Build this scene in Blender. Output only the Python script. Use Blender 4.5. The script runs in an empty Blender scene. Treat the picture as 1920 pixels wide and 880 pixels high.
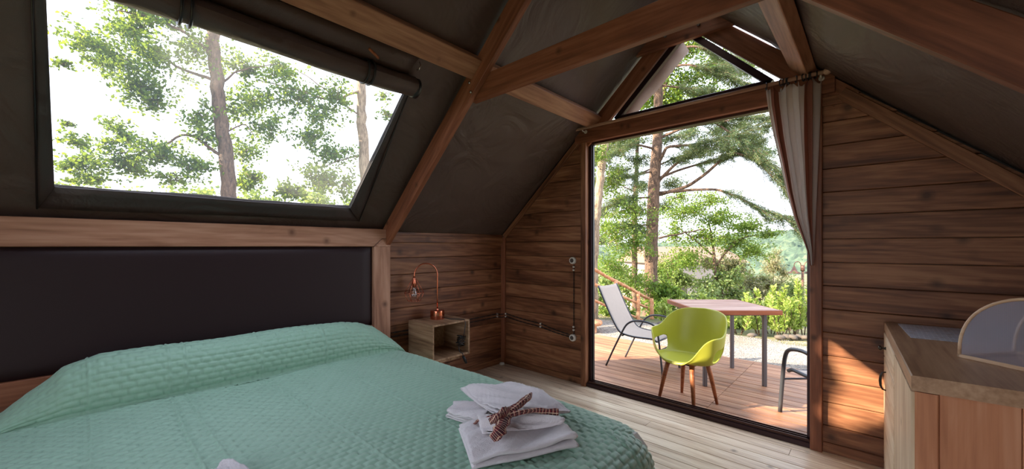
import bpy, bmesh, math, random
import numpy as np
from mathutils import Vector, Matrix

random.seed(7)
rng = np.random.default_rng(7)
S = bpy.context.scene
COL = S.collection
PI = math.pi

def lin(r, g, b):
    f = lambda c: (c/255/12.92) if c/255 <= .04045 else ((c/255+.055)/1.055)**2.4
    return (f(r), f(g), f(b), 1.0)

# ------------------------------------------------------------------ camera, sky, sun, exposure
CAM = np.array([3.328, 0.0, 1.41])
FOC, PX, HY = 742.0, 960.0, 462.0                 # focal length and horizon of the photograph, in its pixels
YAW = math.atan((1640-PX)/FOC)
FW = np.array([-math.sin(YAW), math.cos(YAW), 0]); RT = np.array([math.cos(YAW), math.sin(YAW), 0])
cam = bpy.data.cameras.new('camera'); camo = bpy.data.objects.new('camera', cam); COL.objects.link(camo)
cam.sensor_fit = 'HORIZONTAL'; cam.sensor_width = 36; cam.lens = FOC/1920*36
cam.shift_y = (HY-440)/1920
cam.clip_start = .02; cam.clip_end = 2000
camo.location = CAM; camo.rotation_euler = (PI/2, 0, YAW)
S.camera = camo
S.view_settings.view_transform = 'Standard'; S.view_settings.look = 'None'
S.view_settings.gamma = 1; S.view_settings.exposure = 0.0; S.view_settings.use_curve_mapping = False

W = bpy.data.worlds.new('sky'); S.world = W; W.use_nodes = True
nt = W.node_tree; nt.nodes.clear()
wo = nt.nodes.new('ShaderNodeOutputWorld'); bg = nt.nodes.new('ShaderNodeBackground')
tc = nt.nodes.new('ShaderNodeTexCoord'); sx = nt.nodes.new('ShaderNodeSeparateXYZ'); rp = nt.nodes.new('ShaderNodeValToRGB')
nt.links.new(tc.outputs['Generated'], sx.inputs[0]); nt.links.new(sx.outputs['Z'], rp.inputs[0])
rp.color_ramp.elements[0].position = 0.0; rp.color_ramp.elements[0].color = (.86, .90, 1.0, 1)
rp.color_ramp.elements[1].position = 1.0; rp.color_ramp.elements[1].color = (.70, .80, 1.0, 1)
nt.links.new(rp.outputs[0], bg.inputs[0]); bg.inputs[1].default_value = 3.5
nt.links.new(bg.outputs[0], wo.inputs[0])

SUND = Vector((1.0, 1.27, -.80)).normalized()
sl = bpy.data.lights.new('sun', 'SUN'); sl.energy = 22.0; sl.color = (1.0, .86, .66); sl.angle = math.radians(.4)
so = bpy.data.objects.new('sun', sl); COL.objects.link(so); so.rotation_euler = SUND.to_track_quat('-Z', 'Y').to_euler()
so.location = (-20, -24, 16)

def at(u, v, depth):                              # photograph pixel + distance along the view axis -> world point
    return CAM + FW*depth + RT*((u-PX)/FOC*depth) + np.array([0, 0, (HY-v)/FOC*depth])

def on_end(u, v): 
    r_ = FW+RT*((u-PX)/FOC)+np.array([0, 0, (HY-v)/FOC]); return CAM+r_*((3.46-CAM[1])/r_[1])
def on_z(u, v, z): 
    r_ = FW+RT*((u-PX)/FOC)+np.array([0, 0, (HY-v)/FOC]); return CAM+r_*((z-CAM[2])/r_[2])

# ------------------------------------------------------------------ room measures
D = 3.46; RW = 4.2; KZ = 1.53; SLL = .914; SLR = .94; RX = 2.134; RZ = KZ+SLL*RX
YB = -1.5                                         # the tent goes on to here behind the camera and is open there
def roofz(x): return KZ+SLL*x if x <= RX else RZ-SLR*(x-RX)
KL = math.hypot(1, SLL); KR = math.hypot(1, SLR)
def RL(x, y, off=0): return Vector((x+off*SLL/KL, y, KZ+SLL*x-off/KL))        # point on left roof, moved inward by off
def RR(x, y, off=0): return Vector((x-off*SLR/KR, y, RZ-SLR*(x-RX)-off/KR))

# ------------------------------------------------------------------ object helpers
def tag(o, label=None, cat=None, group=None, kind=None):
    if label: o['label'] = label
    if cat: o['category'] = cat
    if group: o['group'] = group
    if kind: o['kind'] = kind
    return o
def empty(name, loc=(0, 0, 0), rz=0, **k):
    o = bpy.data.objects.new(name, None); COL.objects.link(o); o.location = loc; o.rotation_euler = (0, 0, rz)
    o.empty_display_size = .1
    return tag(o, **k)
def link(name, me, mat, parent=None, loc=(0, 0, 0), rot=None):
    o = bpy.data.objects.new(name, me); COL.objects.link(o)
    if mat is not None and not me.materials: me.materials.append(mat)
    o.location = loc
    if rot is not None: o.rotation_euler = rot
    if parent is not None: o.parent = parent
    return o

class MB:
    def __init__(s): s.v = []; s.f = []
    def add(s, vs, fs):
        n = len(s.v); s.v += [tuple(p) for p in vs]; s.f += [tuple(i+n for i in f) for f in fs]; return s
    def box(s, c, d, rz=0, ch=0.0):
        hx, hy, hz = d[0]/2, d[1]/2, d[2]/2
        ca, sa = math.cos(rz), math.sin(rz)
        bm = bmesh.new(); bmesh.ops.create_cube(bm, size=1)
        for v in bm.verts: v.co = Vector((v.co.x*2*hx, v.co.y*2*hy, v.co.z*2*hz))
        if ch > 0: bmesh.ops.bevel(bm, geom=bm.edges[:], offset=min(ch, .45*min(d)), segments=1, affect='EDGES')
        bm.verts.index_update()
        vs = [(c[0]+v.co.x*ca-v.co.y*sa, c[1]+v.co.x*sa+v.co.y*ca, c[2]+v.co.z) for v in bm.verts]
        fs = [[v.index for v in f.verts] for f in bm.faces]; bm.free()
        return s.add(vs, fs)
    def tube(s, pts, r, n=8, cap=True, closed=False):
        pts = [Vector(p) for p in pts]; m = len(pts)
        rs = r if hasattr(r, '__len__') else [r]*m
        vs = []; ref = None
        for i, p in enumerate(pts):
            if closed: t = pts[(i+1) % m]-pts[i-1]
            else: t = pts[min(i+1, m-1)]-pts[max(i-1, 0)]
            if t.length < 1e-9: t = Vector((0, 0, 1))
            t.normalize()
            if ref is None: ref = t.orthogonal().normalized()
            a = (ref-t*ref.dot(t))
            if a.length < 1e-6: a = t.orthogonal()
            a.normalize(); ref = a; b = t.cross(a)
            for k in range(n):
                w = 2*PI*k/n; vs.append(p+(a*math.cos(w)+b*math.sin(w))*rs[i])
        fs = []
        for i in range(m if closed else m-1):
            j = (i+1) % m
            for k in range(n):
                l = (k+1) % n; fs.append((i*n+k, i*n+l, j*n+l, j*n+k))
        if cap and not closed:
            fs.append(tuple(reversed(range(n)))); fs.append(tuple((m-1)*n+k for k in range(n)))
        return s.add(vs, fs)
    def lathe(s, prof, c=(0, 0, 0), n=24, axis='Z'):
        vs = []; fs = []
        for (r, z) in prof:
            for k in range(n):
                w = 2*PI*k/n; p = (r*math.cos(w), r*math.sin(w), z)
                if axis == 'Y': p = (p[0], p[2], p[1])
                if axis == 'X': p = (p[2], p[0], p[1])
                vs.append((c[0]+p[0], c[1]+p[1], c[2]+p[2]))
        for i in range(len(prof)-1):
            for k in range(n):
                l = (k+1) % n; fs.append((i*n+k, i*n+l, (i+1)*n+l, (i+1)*n+k))
        fs.append(tuple(reversed(range(n)))); fs.append(tuple((len(prof)-1)*n+k for k in range(n)))
        return s.add(vs, fs)
    def grid(s, P, closeu=False):
        nu, nv = P.shape[0], P.shape[1]
        vs = [tuple(p) for p in P.reshape(-1, 3)]
        fs = []
        for i in range(nu if closeu else nu-1):
            for j in range(nv-1):
                a = i*nv+j; b = ((i+1) % nu)*nv+j; fs.append((a, b, b+1, a+1))
        return s.add(vs, fs)
    def build(s, name, mat, parent=None, smooth=False, keep=False, bevel=0):
        """vertices are in the parent's frame; the object's own origin goes to the middle of the piece"""
        me = bpy.data.meshes.new(name)
        c = Vector((0, 0, 0))
        if not keep:
            a = np.array(s.v); c = Vector(((a.max(0)+a.min(0))/2).tolist())
        me.from_pydata([(p[0]-c.x, p[1]-c.y, p[2]-c.z) for p in s.v], [], s.f); me.update()
        bm = bmesh.new(); bm.from_mesh(me); bmesh.ops.recalc_face_normals(bm, faces=bm.faces[:]); bm.to_mesh(me); bm.free()
        if smooth: me.shade_smooth()
        o = link(name, me, mat, parent, c)
        if bevel:
            b = o.modifiers.new('bevel', 'BEVEL'); b.width = bevel; b.segments = 2; b.limit_method = 'ANGLE'
        return o

def np_mesh(name, V, F, mat, parent=None, smooth=False, loc=(0, 0, 0)):
    me = bpy.data.meshes.new(name); k = F.shape[1]
    me.vertices.add(len(V)); me.vertices.foreach_set('co', V.astype(np.float32).ravel())
    me.loops.add(F.size); me.loops.foreach_set('vertex_index', F.astype(np.int32).ravel())
    me.polygons.add(len(F)); me.polygons.foreach_set('loop_start', np.arange(0, F.size, k, dtype=np.int32))
    me.update(calc_edges=True)
    if smooth: me.shade_smooth()
    return link(name, me, mat, parent, loc)

_boards = {}
def board(name, p0, p1, width, thick, mat, parent=None, up=(0, 0, 1), ch=.004):
    """timber from p0 to p1 (centre line); width measured along 'up', local X runs with the grain"""
    p0 = Vector(p0); p1 = Vector(p1); L = (p1-p0).length
    key = (round(L, 3), round(width, 3), round(thick, 3), ch, mat.name)
    if key not in _boards:
        me = bpy.data.meshes.new('board'); h, t = width/2, thick/2; c = min(ch, h*.4, t*.4)
        prof = [(-t+c, -h), (t-c, -h), (t, -h+c), (t, h-c), (t-c, h), (-t+c, h), (-t, h-c), (-t, -h+c)]
        vs = [(x, a, b) for x in (-L/2, L/2) for a, b in prof]
        fs = [tuple(range(8)), tuple(reversed(range(8, 16)))]+[(i, i+8, (i+1) % 8+8, (i+1) % 8) for i in range(8)]
        me.from_pydata(vs, [], fs); me.update()
        bm = bmesh.new(); bm.from_mesh(me); bmesh.ops.recalc_face_normals(bm, faces=bm.faces[:]); bm.to_mesh(me); bm.free()
        me.materials.append(mat)
        _boards[key] = me
    x = (p1-p0).normalized(); z = Vector(up); z = (z-x*z.dot(x)).normalized(); y = z.cross(x)
    M = Matrix((x, y, z)).transposed().to_4x4(); M.translation = (p0+p1)/2
    o = bpy.data.objects.new(name, _boards[key]); COL.objects.link(o)
    if parent is not None:
        o.parent = parent; M = Matrix.Translation(-Vector(parent.location)) @ M if parent.rotation_euler.z == 0 else M
    o.matrix_local = M
    return o

# ------------------------------------------------------------------ materials
class NT:
    def __init__(s, name):
        s.m = bpy.data.materials.new(name); s.m.use_nodes = True; s.t = s.m.node_tree
        s.b = s.t.nodes['Principled BSDF']; s.out = s.t.nodes['Material Output']
    def n(s, typ, **k):
        nd = s.t.nodes.new('ShaderNode'+typ)
        for a, v in k.items(): setattr(nd, a, v)
        return nd
    def l(s, a, b): s.t.links.new(a, b)
    def coord(s, scale=(1, 1, 1), rand=True, what='Object'):
        t = s.n('TexCoord'); m = s.n('Mapping'); m.inputs['Scale'].default_value = scale
        if rand:
            oi = s.n('ObjectInfo'); mu = s.n('VectorMath', operation='MULTIPLY_ADD')
            cx = s.n('CombineXYZ'); s.l(oi.outputs['Random'], cx.inputs[0]); s.l(oi.outputs['Random'], cx.inputs[1]); s.l(oi.outputs['Random'], cx.inputs[2])
            s.l(cx.outputs[0], mu.inputs[0]); mu.inputs[1].default_value = (37, 19, 23); s.l(t.outputs[what], mu.inputs[2])
            s.l(mu.outputs[0], m.inputs[0])
        else: s.l(t.outputs[what], m.inputs[0])
        return m.outputs[0]
    def noise(s, vec, scale, detail=3, rough=.5, dist=0):
        x = s.n('TexNoise'); s.l(vec, x.inputs['Vector']); x.inputs['Scale'].default_value = scale; x.inputs['Detail'].default_value = detail
        x.inputs['Roughness'].default_value = rough; x.inputs['Distortion'].default_value = dist; return x.outputs['Fac']
    def ramp(s, fac, stops):
        r = s.n('ValToRGB'); e = r.color_ramp.elements
        while len(e) < len(stops): e.new(.5)
        for i, (p, c) in enumerate(stops): e[i].position = p; e[i].color = c if len(c) == 4 else (*c, 1)
        s.l(fac, r.inputs[0]); return r.outputs[0]
    def math(s, op, a, b=None, c=None):
        x = s.n('Math', operation=op)
        for i, q in enumerate((a, b, c)):
            if q is None: continue
            if isinstance(q, (int, float)): x.inputs[i].default_value = q
            else: s.l(q, x.inputs[i])
        return x.outputs[0]
    def mix(s, fac, a, b, typ='MIX'):
        x = s.n('MixRGB', blend_type=typ)
        for i, q in enumerate((fac, a, b)):
            if isinstance(q, (int, float)): x.inputs[i].default_value = q
            elif isinstance(q, tuple): x.inputs[i].default_value = q if len(q) == 4 else (*q, 1)
            else: s.l(q, x.inputs[i])
        return x.outputs[0]
    def bump(s, h, strength=.2, dist=.01):
        b = s.n('Bump'); b.inputs['Strength'].default_value = strength; b.inputs['Distance'].default_value = dist
        s.l(h, b.inputs['Height']); s.l(b.outputs[0], s.b.inputs['Normal']); return b

def plain(name, col, rough=.5, metal=0, spec=.5, bump=0, bscale=300, sheen=0):
    q = NT(name); q.b.inputs['Base Color'].default_value = col; q.b.inputs['Roughness'].default_value = rough
    q.b.inputs['Metallic'].default_value = metal; q.b.inputs['Specular IOR Level'].default_value = spec
    if sheen: q.b.inputs['Sheen Weight'].default_value = sheen
    n = q.noise(q.coord(), 6, 3)
    q.l(q.mix(q.math('MULTIPLY', n, .35), col, tuple(c*.72 for c in col[:3])), q.b.inputs['Base Color'])
    if bump: q.bump(q.noise(q.coord(rand=False), bscale, 2), bump, .002)
    return q.m

def wood(name, dark, mid, light, rough=.55, knots=1.0, var=.22, scale=1.0, spec=.35, bump=.25, fine=1.0):
    q = NT(name)
    v = q.coord((.8*scale, 7*scale, 7*scale)); v2 = q.coord((.12*scale, 1.0*scale, 1.0*scale)); v3 = q.coord((scale,)*3)
    v4 = q.coord((1.6*scale, 60*scale, 60*scale))
    a = q.noise(v, 1.3, 5, .6, .5)
    w = q.n('TexWave', wave_type='BANDS', bands_direction='DIAGONAL'); q.l(v2, w.inputs['Vector'])
    w.inputs['Scale'].default_value = 11; w.inputs['Distortion'].default_value = 9; w.inputs['Detail'].default_value = 3; w.inputs['Detail Scale'].default_value = 1.4
    g = q.noise(v4, 1.0, 3, .6)
    f = q.math('ADD', q.math('MULTIPLY', a, .78), q.math('MULTIPLY', w.outputs['Fac'], .07)); f = q.math('ADD', f, q.math('MULTIPLY', g, .34*fine))
    c = q.ramp(f, [(.42, dark), (.58, mid), (.74, light)])
    vo = q.n('TexVoronoi'); q.l(v3, vo.inputs['Vector']); vo.inputs['Scale'].default_value = 5.0
    dn = q.math('ADD', vo.outputs['Distance'], q.math('MULTIPLY', q.math('SUBTRACT', q.noise(v3, 9, 2), .5), .05))
    k = q.ramp(dn, [(.045*max(knots, .01), (1, 1, 1)), (.085*max(knots, .01), (.55, .55, .55)), (.16*max(knots, .01), (0, 0, 0))])
    c = q.mix(q.math('MULTIPLY', k, .75), c, tuple(x*.38 for x in dark[:3]))
    oi = q.n('ObjectInfo')
    hs = q.n('HueSaturation'); q.l(c, hs.inputs['Color'])
    q.l(q.math('ADD', q.math('MULTIPLY', oi.outputs['Random'], var), 1-var/2), hs.inputs['Value'])
    q.l(hs.outputs[0], q.b.inputs['Base Color'])
    q.b.inputs['Roughness'].default_value = rough; q.b.inputs['Specular IOR Level'].default_value = spec
    q.bump(q.math('ADD', f, q.math('MULTIPLY', k, -.3)), bump, .004)
    return q.m

M = {}
M['wall'] = wood('stained_pine_wall', lin(82, 47, 30), lin(126, 80, 53), lin(162, 112, 78), rough=.5, knots=1.5)
M['beam'] = wood('red_brown_beam', lin(100, 57, 38), lin(130, 78, 53), lin(152, 97, 70), rough=.5, knots=1.0, var=.12)
M['purlin'] = wood('pale_beam', lin(128, 86, 62), lin(164, 116, 86), lin(186, 140, 106), rough=.5, knots=.8, var=.1)
M['head'] = wood('headboard_pine', lin(140, 96, 74), lin(172, 124, 98), lin(192, 146, 120), rough=.5, knots=1.25, var=.06)
M['floor'] = wood('pale_floor_boards', lin(178, 150, 124), lin(214, 190, 162), lin(234, 216, 190), rough=.32, knots=.9, var=.2, spec=.6)
M['cab'] = wood('cabinet_wood', lin(176, 114, 80), lin(198, 134, 96), lin(210, 152, 116), rough=.5, knots=1.0, var=.05)
M['cabtop'] = wood('worktop_wood', lin(140, 104, 78), lin(172, 134, 102), lin(194, 158, 126), rough=.42, knots=.7, var=.05, spec=.5)
M['cabfront'] = wood('cabinet_front_wood', lin(190, 160, 128), lin(218, 192, 160), lin(232, 212, 184), rough=.5, knots=.8, var=.05)
M['crate'] = wood('paulownia_box', lin(112, 82, 58), lin(156, 122, 92), lin(186, 154, 122), rough=.6, knots=.5, var=.06)
M['leg'] = wood('turned_leg_wood', lin(116, 62, 34), lin(152, 88, 52), lin(172, 106, 66), rough=.45, knots=.1, var=.05)
M['rail'] = wood('log_rail', lin(150, 96, 62), lin(196, 138, 98), lin(222, 170, 130), rough=.7, knots=.8, var=.15)
M['rod'] = wood('rod_wood', lin(150, 110, 88), lin(186, 144, 118), lin(204, 166, 140), rough=.4, knots=.1, var=.02)
M['tabletop'] = wood('table_planks', lin(130, 96, 84), lin(166, 130, 116), lin(190, 160, 146), rough=.5, knots=.8, var=.06)
M['tedge'] = wood('orange_table_edge', lin(120, 62, 36), lin(160, 88, 56), lin(184, 112, 76), rough=.45, knots=.3, var=.05)
M['bamboo'] = wood('bamboo', lin(190, 150, 116), lin(214, 178, 144), lin(230, 200, 168), rough=.4, knots=.1, var=.03)
M['bowlwood'] = wood('bowl_wood', lin(150, 108, 84), lin(178, 134, 106), lin(196, 156, 128), rough=.5, knots=.1, var=.03)

def deck_mat():
    q = NT('grooved_deck_wood'); v = q.coord((.55, 9, 9)); a = q.noise(v, 1.7, 5, .6, .6)
    c = q.ramp(a, [(.3, lin(112, 72, 50)), (.5, lin(154, 106, 76)), (.72, lin(186, 140, 106))])
    st = q.noise(q.coord((1, 1, 1)), 2.5, 3); c = q.mix(q.ramp(st, [(.5, (0, 0, 0)), (.75, (.5, .5, .5))]), c, lin(110, 78, 60))
    oi = q.n('ObjectInfo'); hs = q.n('HueSaturation'); q.l(c, hs.inputs['Color']); q.l(q.math('ADD', q.math('MULTIPLY', oi.outputs['Random'], .25), .87), hs.inputs['Value'])
    q.l(hs.outputs[0], q.b.inputs['Base Color']); q.b.inputs['Roughness'].default_value = .5
    w = q.n('TexWave', wave_type='BANDS', bands_direction='Y'); q.l(q.coord((1, 1, 1), rand=False), w.inputs['Vector']); w.inputs['Scale'].default_value = 22
    q.bump(q.math('ADD', w.outputs['Fac'], q.math('MULTIPLY', a, .4)), .5, .003); return q.m
M['deck'] = deck_mat()

def canvas_mat(name, c1, c2):
    q = NT(name); v = q.coord((1, 1, 1), rand=False)
    n = q.noise(v, 1.3, 4, .55, .6); c = q.mix(n, c1, c2); q.l(c, q.b.inputs['Base Color'])
    q.b.inputs['Roughness'].default_value = .42; q.b.inputs['Specular IOR Level'].default_value = .6
    fine = q.noise(v, 420, 2); q.bump(q.math('ADD', q.math('MULTIPLY', fine, .05), q.noise(v, 2.2, 3, .5, 2.2)), .5, .05); return q.m
M['canvas'] = canvas_mat('brown_tent_canvas', lin(76, 60, 53), lin(94, 77, 69))
M['flap'] = canvas_mat('dark_window_flap', lin(52, 42, 40), lin(68, 57, 54))
M['rollcloth'] = canvas_mat('rolled_canvas', lin(66, 50, 45), lin(86, 68, 62))
M['black'] = plain('black_plastic', lin(20, 20, 22), .4)
M['darkmetal'] = plain('dark_purple_brown_aluminium', lin(58, 38, 40), .3, .6)
M['track'] = plain('brown_track_metal', lin(74, 46, 38), .35, .5)
M['steel'] = plain('grey_steel', lin(120, 116, 116), .4, .7)
M['greysteel'] = plain('painted_grey_steel', lin(98, 92, 92), .45, .5)
M['chrome'] = plain('bright_screw_metal', lin(205, 200, 195), .2, 1)
M['pewter'] = plain('pewter_handle', lin(70, 62, 56), .3, .9)
M['white'] = plain('white_ceramic', lin(228, 222, 212), .3)
M['copper'] = plain('polished_copper', lin(226, 138, 108), .16, 1)
M['leather'] = plain('aubergine_upholstery', lin(42, 26, 28), .5, spec=.3, bump=.25, bscale=500)
M['cable'] = plain('braided_brown_cable', lin(48, 34, 28), .7)
M['ribbed_grey'] = plain('grey_frame_paint', lin(74, 76, 82), .35, .4)
M['mattress'] = plain('white_mattress', lin(220, 216, 208), .8)
M['rust'] = plain('rusty_lamp_iron', lin(118, 84, 70), .7)

def cloth(name, col, rough=.9, bs=700, bstr=.5, sheen=.3, big=30):
    q = NT(name); v = q.coord((1, 1, 1), rand=False); n = q.noise(v, big, 4)
    q.l(q.mix(q.math('MULTIPLY', n, .5), col, tuple(c*.78 for c in col[:3])), q.b.inputs['Base Color'])
    q.b.inputs['Roughness'].default_value = rough; q.b.inputs['Specular IOR Level'].default_value = .15; q.b.inputs['Sheen Weight'].default_value = sheen
    q.bump(q.noise(v, bs, 3, .7), bstr, .003); return q.m
M['spread'] = cloth('sage_green_quilt', lin(150, 187, 163), .5, 500, .15, .25, 8)
M['spread'].node_tree.nodes['Principled BSDF'].inputs['Specular IOR Level'].default_value = .4
M['towel'] = cloth('white_terry', lin(240, 232, 234), .95, 230, 1.0, .5, 60)
M['sling'] = cloth('grey_beige_sling', lin(186, 172, 160), .7, 900, .3, 0)

def curtain_mat():
    q = NT('striped_curtain_cloth'); t = q.n('TexCoord'); s = q.n('SeparateXYZ'); q.l(t.outputs['UV'], s.inputs[0])
    r = q.n('ValToRGB'); r.color_ramp.interpolation = 'CONSTANT'; e = r.color_ramp.elements
    br = lin(150, 92, 72); wh = lin(226, 214, 208)
    st = [(0, wh), (.1, br), (.22, wh), (.70, br), (.9, wh)]
    while len(e) < len(st): e.new(.5)
    for i, (p, c) in enumerate(st): e[i].position = p; e[i].color = c
    q.l(s.outputs[0], r.inputs[0]); q.l(r.outputs[0], q.b.inputs['Base Color']); q.b.inputs['Roughness'].default_value = .85
    q.bump(q.noise(q.coord(rand=False), 600, 2), .3, .002)
    tr = q.n('BsdfTranslucent'); q.l(r.outputs[0], tr.inputs[0]); mx = q.n('MixShader'); mx.inputs[0].default_value = .3
    q.l(q.b.outputs[0], mx.inputs[1]); q.l(tr.outputs[0], mx.inputs[2]); q.l(mx.outputs[0], q.out.inputs[0]); return q.m
M['curtain'] = curtain_mat()

def tartan():
    q = NT('red_tartan_cloth'); v = q.coord((1, 1, 1), rand=False, what='UV')
    base = lin(140, 44, 48)
    def band(axis, sc, ph, wid):
        s = q.n('SeparateXYZ'); q.l(v, s.inputs[0])
        f = q.math('FRACT', q.math('ADD', q.math('MULTIPLY', s.outputs[axis], sc), ph)); return q.math('LESS_THAN', f, wid)
    c = q.mix(q.math('MULTIPLY', band(0, 14, .1, .4), .85), base, lin(60, 26, 38)); c = q.mix(q.math('MULTIPLY', band(1, 3, .3, .4), .8), c, lin(60, 26, 38))
    c = q.mix(q.math('MULTIPLY', band(0, 14, .55, .14), .8), c, lin(232, 208, 180)); c = q.mix(q.math('MULTIPLY', band(1, 3, .75, .12), .8), c, lin(232, 208, 180))
    q.l(c, q.b.inputs['Base Color']); q.b.inputs['Roughness'].default_value = .85; return q.m
M['tartan'] = tartan()

def green_plastic():
    q = NT('lime_green_plastic'); q.b.inputs['Base Color'].default_value = lin(176, 176, 58); q.b.inputs['Roughness'].default_value = .38
    q.b.inputs['Subsurface Weight'].default_value = .0
    q.bump(q.noise(q.coord(rand=False), 900, 2), .1, .001); return q.m
M['green'] = green_plastic()

def pane(name, refl=.06, haze=0):
    q = NT(name); tr = q.n('BsdfTransparent'); gl = q.n('BsdfGlossy'); gl.inputs['Roughness'].default_value = .05 if not haze else .2
    mx = q.n('MixShader'); mx.inputs[0].default_value = refl; q.l(tr.outputs[0], mx.inputs[1]); q.l(gl.outputs[0], mx.inputs[2])
    last = mx.outputs[0]
    if haze:
        df = q.n('BsdfTranslucent'); df.inputs[0].default_value = (.9, .92, .95, 1); m2 = q.n('MixShader'); m2.inputs[0].default_value = haze
        q.l(last, m2.inputs[1]); q.l(df.outputs[0], m2.inputs[2]); last = m2.outputs[0]
    q.l(last, q.out.inputs[0]); return q.m
M['pvc'] = pane('clear_window_film', .03, .02); M['glass'] = pane('window_glass', .05); M['bulb'] = pane('bulb_glass', .22)

def mesh_net():
    q = NT('white_net'); tr = q.n('BsdfTransparent'); df = q.n('BsdfDiffuse'); df.inputs[0].default_value = lin(215, 215, 232)
    t2 = q.n('BsdfTranslucent'); t2.inputs[0].default_value = lin(205, 208, 230); a = q.n('AddShader'); m0 = q.n('MixShader'); m0.inputs[0].default_value = .45
    q.l(df.outputs[0], m0.inputs[1]); q.l(t2.outputs[0], m0.inputs[2])
    v = q.coord((1, 1, 1), rand=False); s = q.n('SeparateXYZ'); q.l(v, s.inputs[0])
    def g(ax): return q.math('LESS_THAN', q.math('FRACT', q.math('MULTIPLY', s.outputs[ax], 300)), .35)
    m = q.math('MAXIMUM', q.math('MAXIMUM', g(0), g(1)), g(2)); mx = q.n('MixShader')
    q.l(q.math('ADD', q.math('MULTIPLY', g(0), .10), .34), mx.inputs[0])
    q.l(tr.outputs[0], mx.inputs[1]); q.l(m0.outputs[0], mx.inputs[2]); q.l(mx.outputs[0], q.out.inputs[0]); return q.m
M['net'] = mesh_net()

def leaf_mat(name, c1, c2, c3, transl=.45):
    q = NT(name); v = q.coord((1, 1, 1), rand=False, what='Object'); n = q.noise(v, 1.1, 2); n2 = q.noise(v, 14, 1)
    g = q.n('NewGeometry')
    f = q.math('ADD', q.math('MULTIPLY', n, .55), q.math('MULTIPLY', g.outputs['Random Per Island'], .55))
    c = q.ramp(f, [(.25, c1), (.55, c2), (.85, c3)])
    q.l(c, q.b.inputs['Base Color']); q.b.inputs['Roughness'].default_value = .45; q.b.inputs['Specular IOR Level'].default_value = .35
    tr = q.n('BsdfTranslucent'); q.l(q.mix(.35, c, lin(190, 205, 60)), tr.inputs[0]); mx = q.n('MixShader'); mx.inputs[0].default_value = transl
    q.l(q.b.outputs[0], mx.inputs[1]); q.l(tr.outputs[0], mx.inputs[2]); q.l(mx.outputs[0], q.out.inputs[0]); return q.m
M['oak'] = leaf_mat('oak_leaves', lin(44, 76, 40), lin(74, 108, 42), lin(136, 158, 56))
M['oakpale'] = leaf_mat('paler_oak_leaves', lin(70, 104, 70), lin(100, 136, 78), lin(140, 168, 84))  # leaf colours of the added sun-blocking trees, paler than the oak's
M['fir'] = leaf_mat('fir_needles', lin(46, 70, 58), lin(70, 94, 70), lin(112, 120, 78), .3)
M['maple'] = leaf_mat('bright_leaves', lin(70, 104, 52), lin(100, 132, 58), lin(150, 170, 82), .5)
M['oleander'] = leaf_mat('laurel_leaves', lin(100, 128, 60), lin(148, 168, 82), lin(196, 202, 124), .45)
M['scrub'] = leaf_mat('dry_scrub', lin(99, 106, 75), lin(131, 129, 97), lin(165, 147, 122), .35)
M['hedge'] = leaf_mat('mid_green_hedge', lin(91, 117, 74), lin(122, 142, 90), lin(158, 170, 113), .4)

def bark(name, c1, c2):
    q = NT(name); v = q.coord((3, 3, .8)); n = q.noise(v, 9, 6, .65, .4); q.l(q.ramp(n, [(.35, c1), (.65, c2)]), q.b.inputs['Base Color'])
    q.b.inputs['Roughness'].default_value = .9; q.bump(n, .9, .04); return q.m
M['bark'] = bark('rough_brown_bark', lin(70, 54, 46), lin(128, 102, 84)); M['barkpale'] = bark('pale_grey_bark', lin(112, 94, 76), lin(178, 156, 130))

def gravel_mat():
    q = NT('pale_gravel'); v = q.coord(rand=False); vo = q.n('TexVoronoi'); q.l(v, vo.inputs['Vector']); vo.inputs['Scale'].default_value = 38
    n = q.noise(v, .7, 4); c = q.mix(vo.outputs['Color'], lin(104, 98, 92), lin(158, 150, 142)); c = q.mix(q.ramp(n, [(.45, (0, 0, 0)), (.7, (1, 1, 1))]), c, lin(120, 106, 88))
    q.l(c, q.b.inputs['Base Color']); q.b.inputs['Roughness'].default_value = .9; q.bump(vo.outputs['Distance'], .6, .02); return q.m
M['gravel'] = gravel_mat()
def ground_mat(name, a, b, c_, sc=1.3):
    q = NT(name); v = q.coord(rand=False); n = q.noise(v, sc, 6, .6); q.l(q.ramp(n, [(.35, a), (.5, b), (.68, c_)]), q.b.inputs['Base Color'])
    q.b.inputs['Roughness'].default_value = .95; q.bump(n, .6, .1); return q.m
M['soil'] = ground_mat('grassy_soil', lin(84, 90, 52), lin(112, 108, 72), lin(138, 126, 94))
M['pebble'] = plain('pale_pebbles', lin(132, 126, 120), .85)
M['hill'] = ground_mat('far_wooded_hill', lin(44, 60, 52), lin(68, 88, 70), lin(96, 106, 82), .4)
M['plaster'] = plain('pale_plaster', lin(166, 154, 148), .9)
M['tileroof'] = plain('dull_tile_roof', lin(140, 112, 96), .9)
M['slate'] = plain('stone_grey', lin(92, 82, 74), .9)

# ------------------------------------------------------------------ floor
fl = empty('floor', (0, 0, 0), kind='structure')
PW = .1153; k = 0; y = D-.001
while y > YB:
    y0 = y-PW; cut = random.choice([1.3, 2.0, 2.9, 3.4]) if k % 2 else None
    segs = [(0.0, RW)] if cut is None else [(0.0, cut), (cut, RW)]
    for a, b in segs:
        board('plank', (a+.0012, (y+y0)/2, -.012), (b-.0012, (y+y0)/2, -.012), .024, PW-.003, M['floor'], fl, ch=.003)
    y = y0; k += 1
MB().box((RW/2, (D+YB)/2, -.045), (RW+.1, D-YB+.04, .035)).build('subfloor', M['black'], fl)

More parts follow.
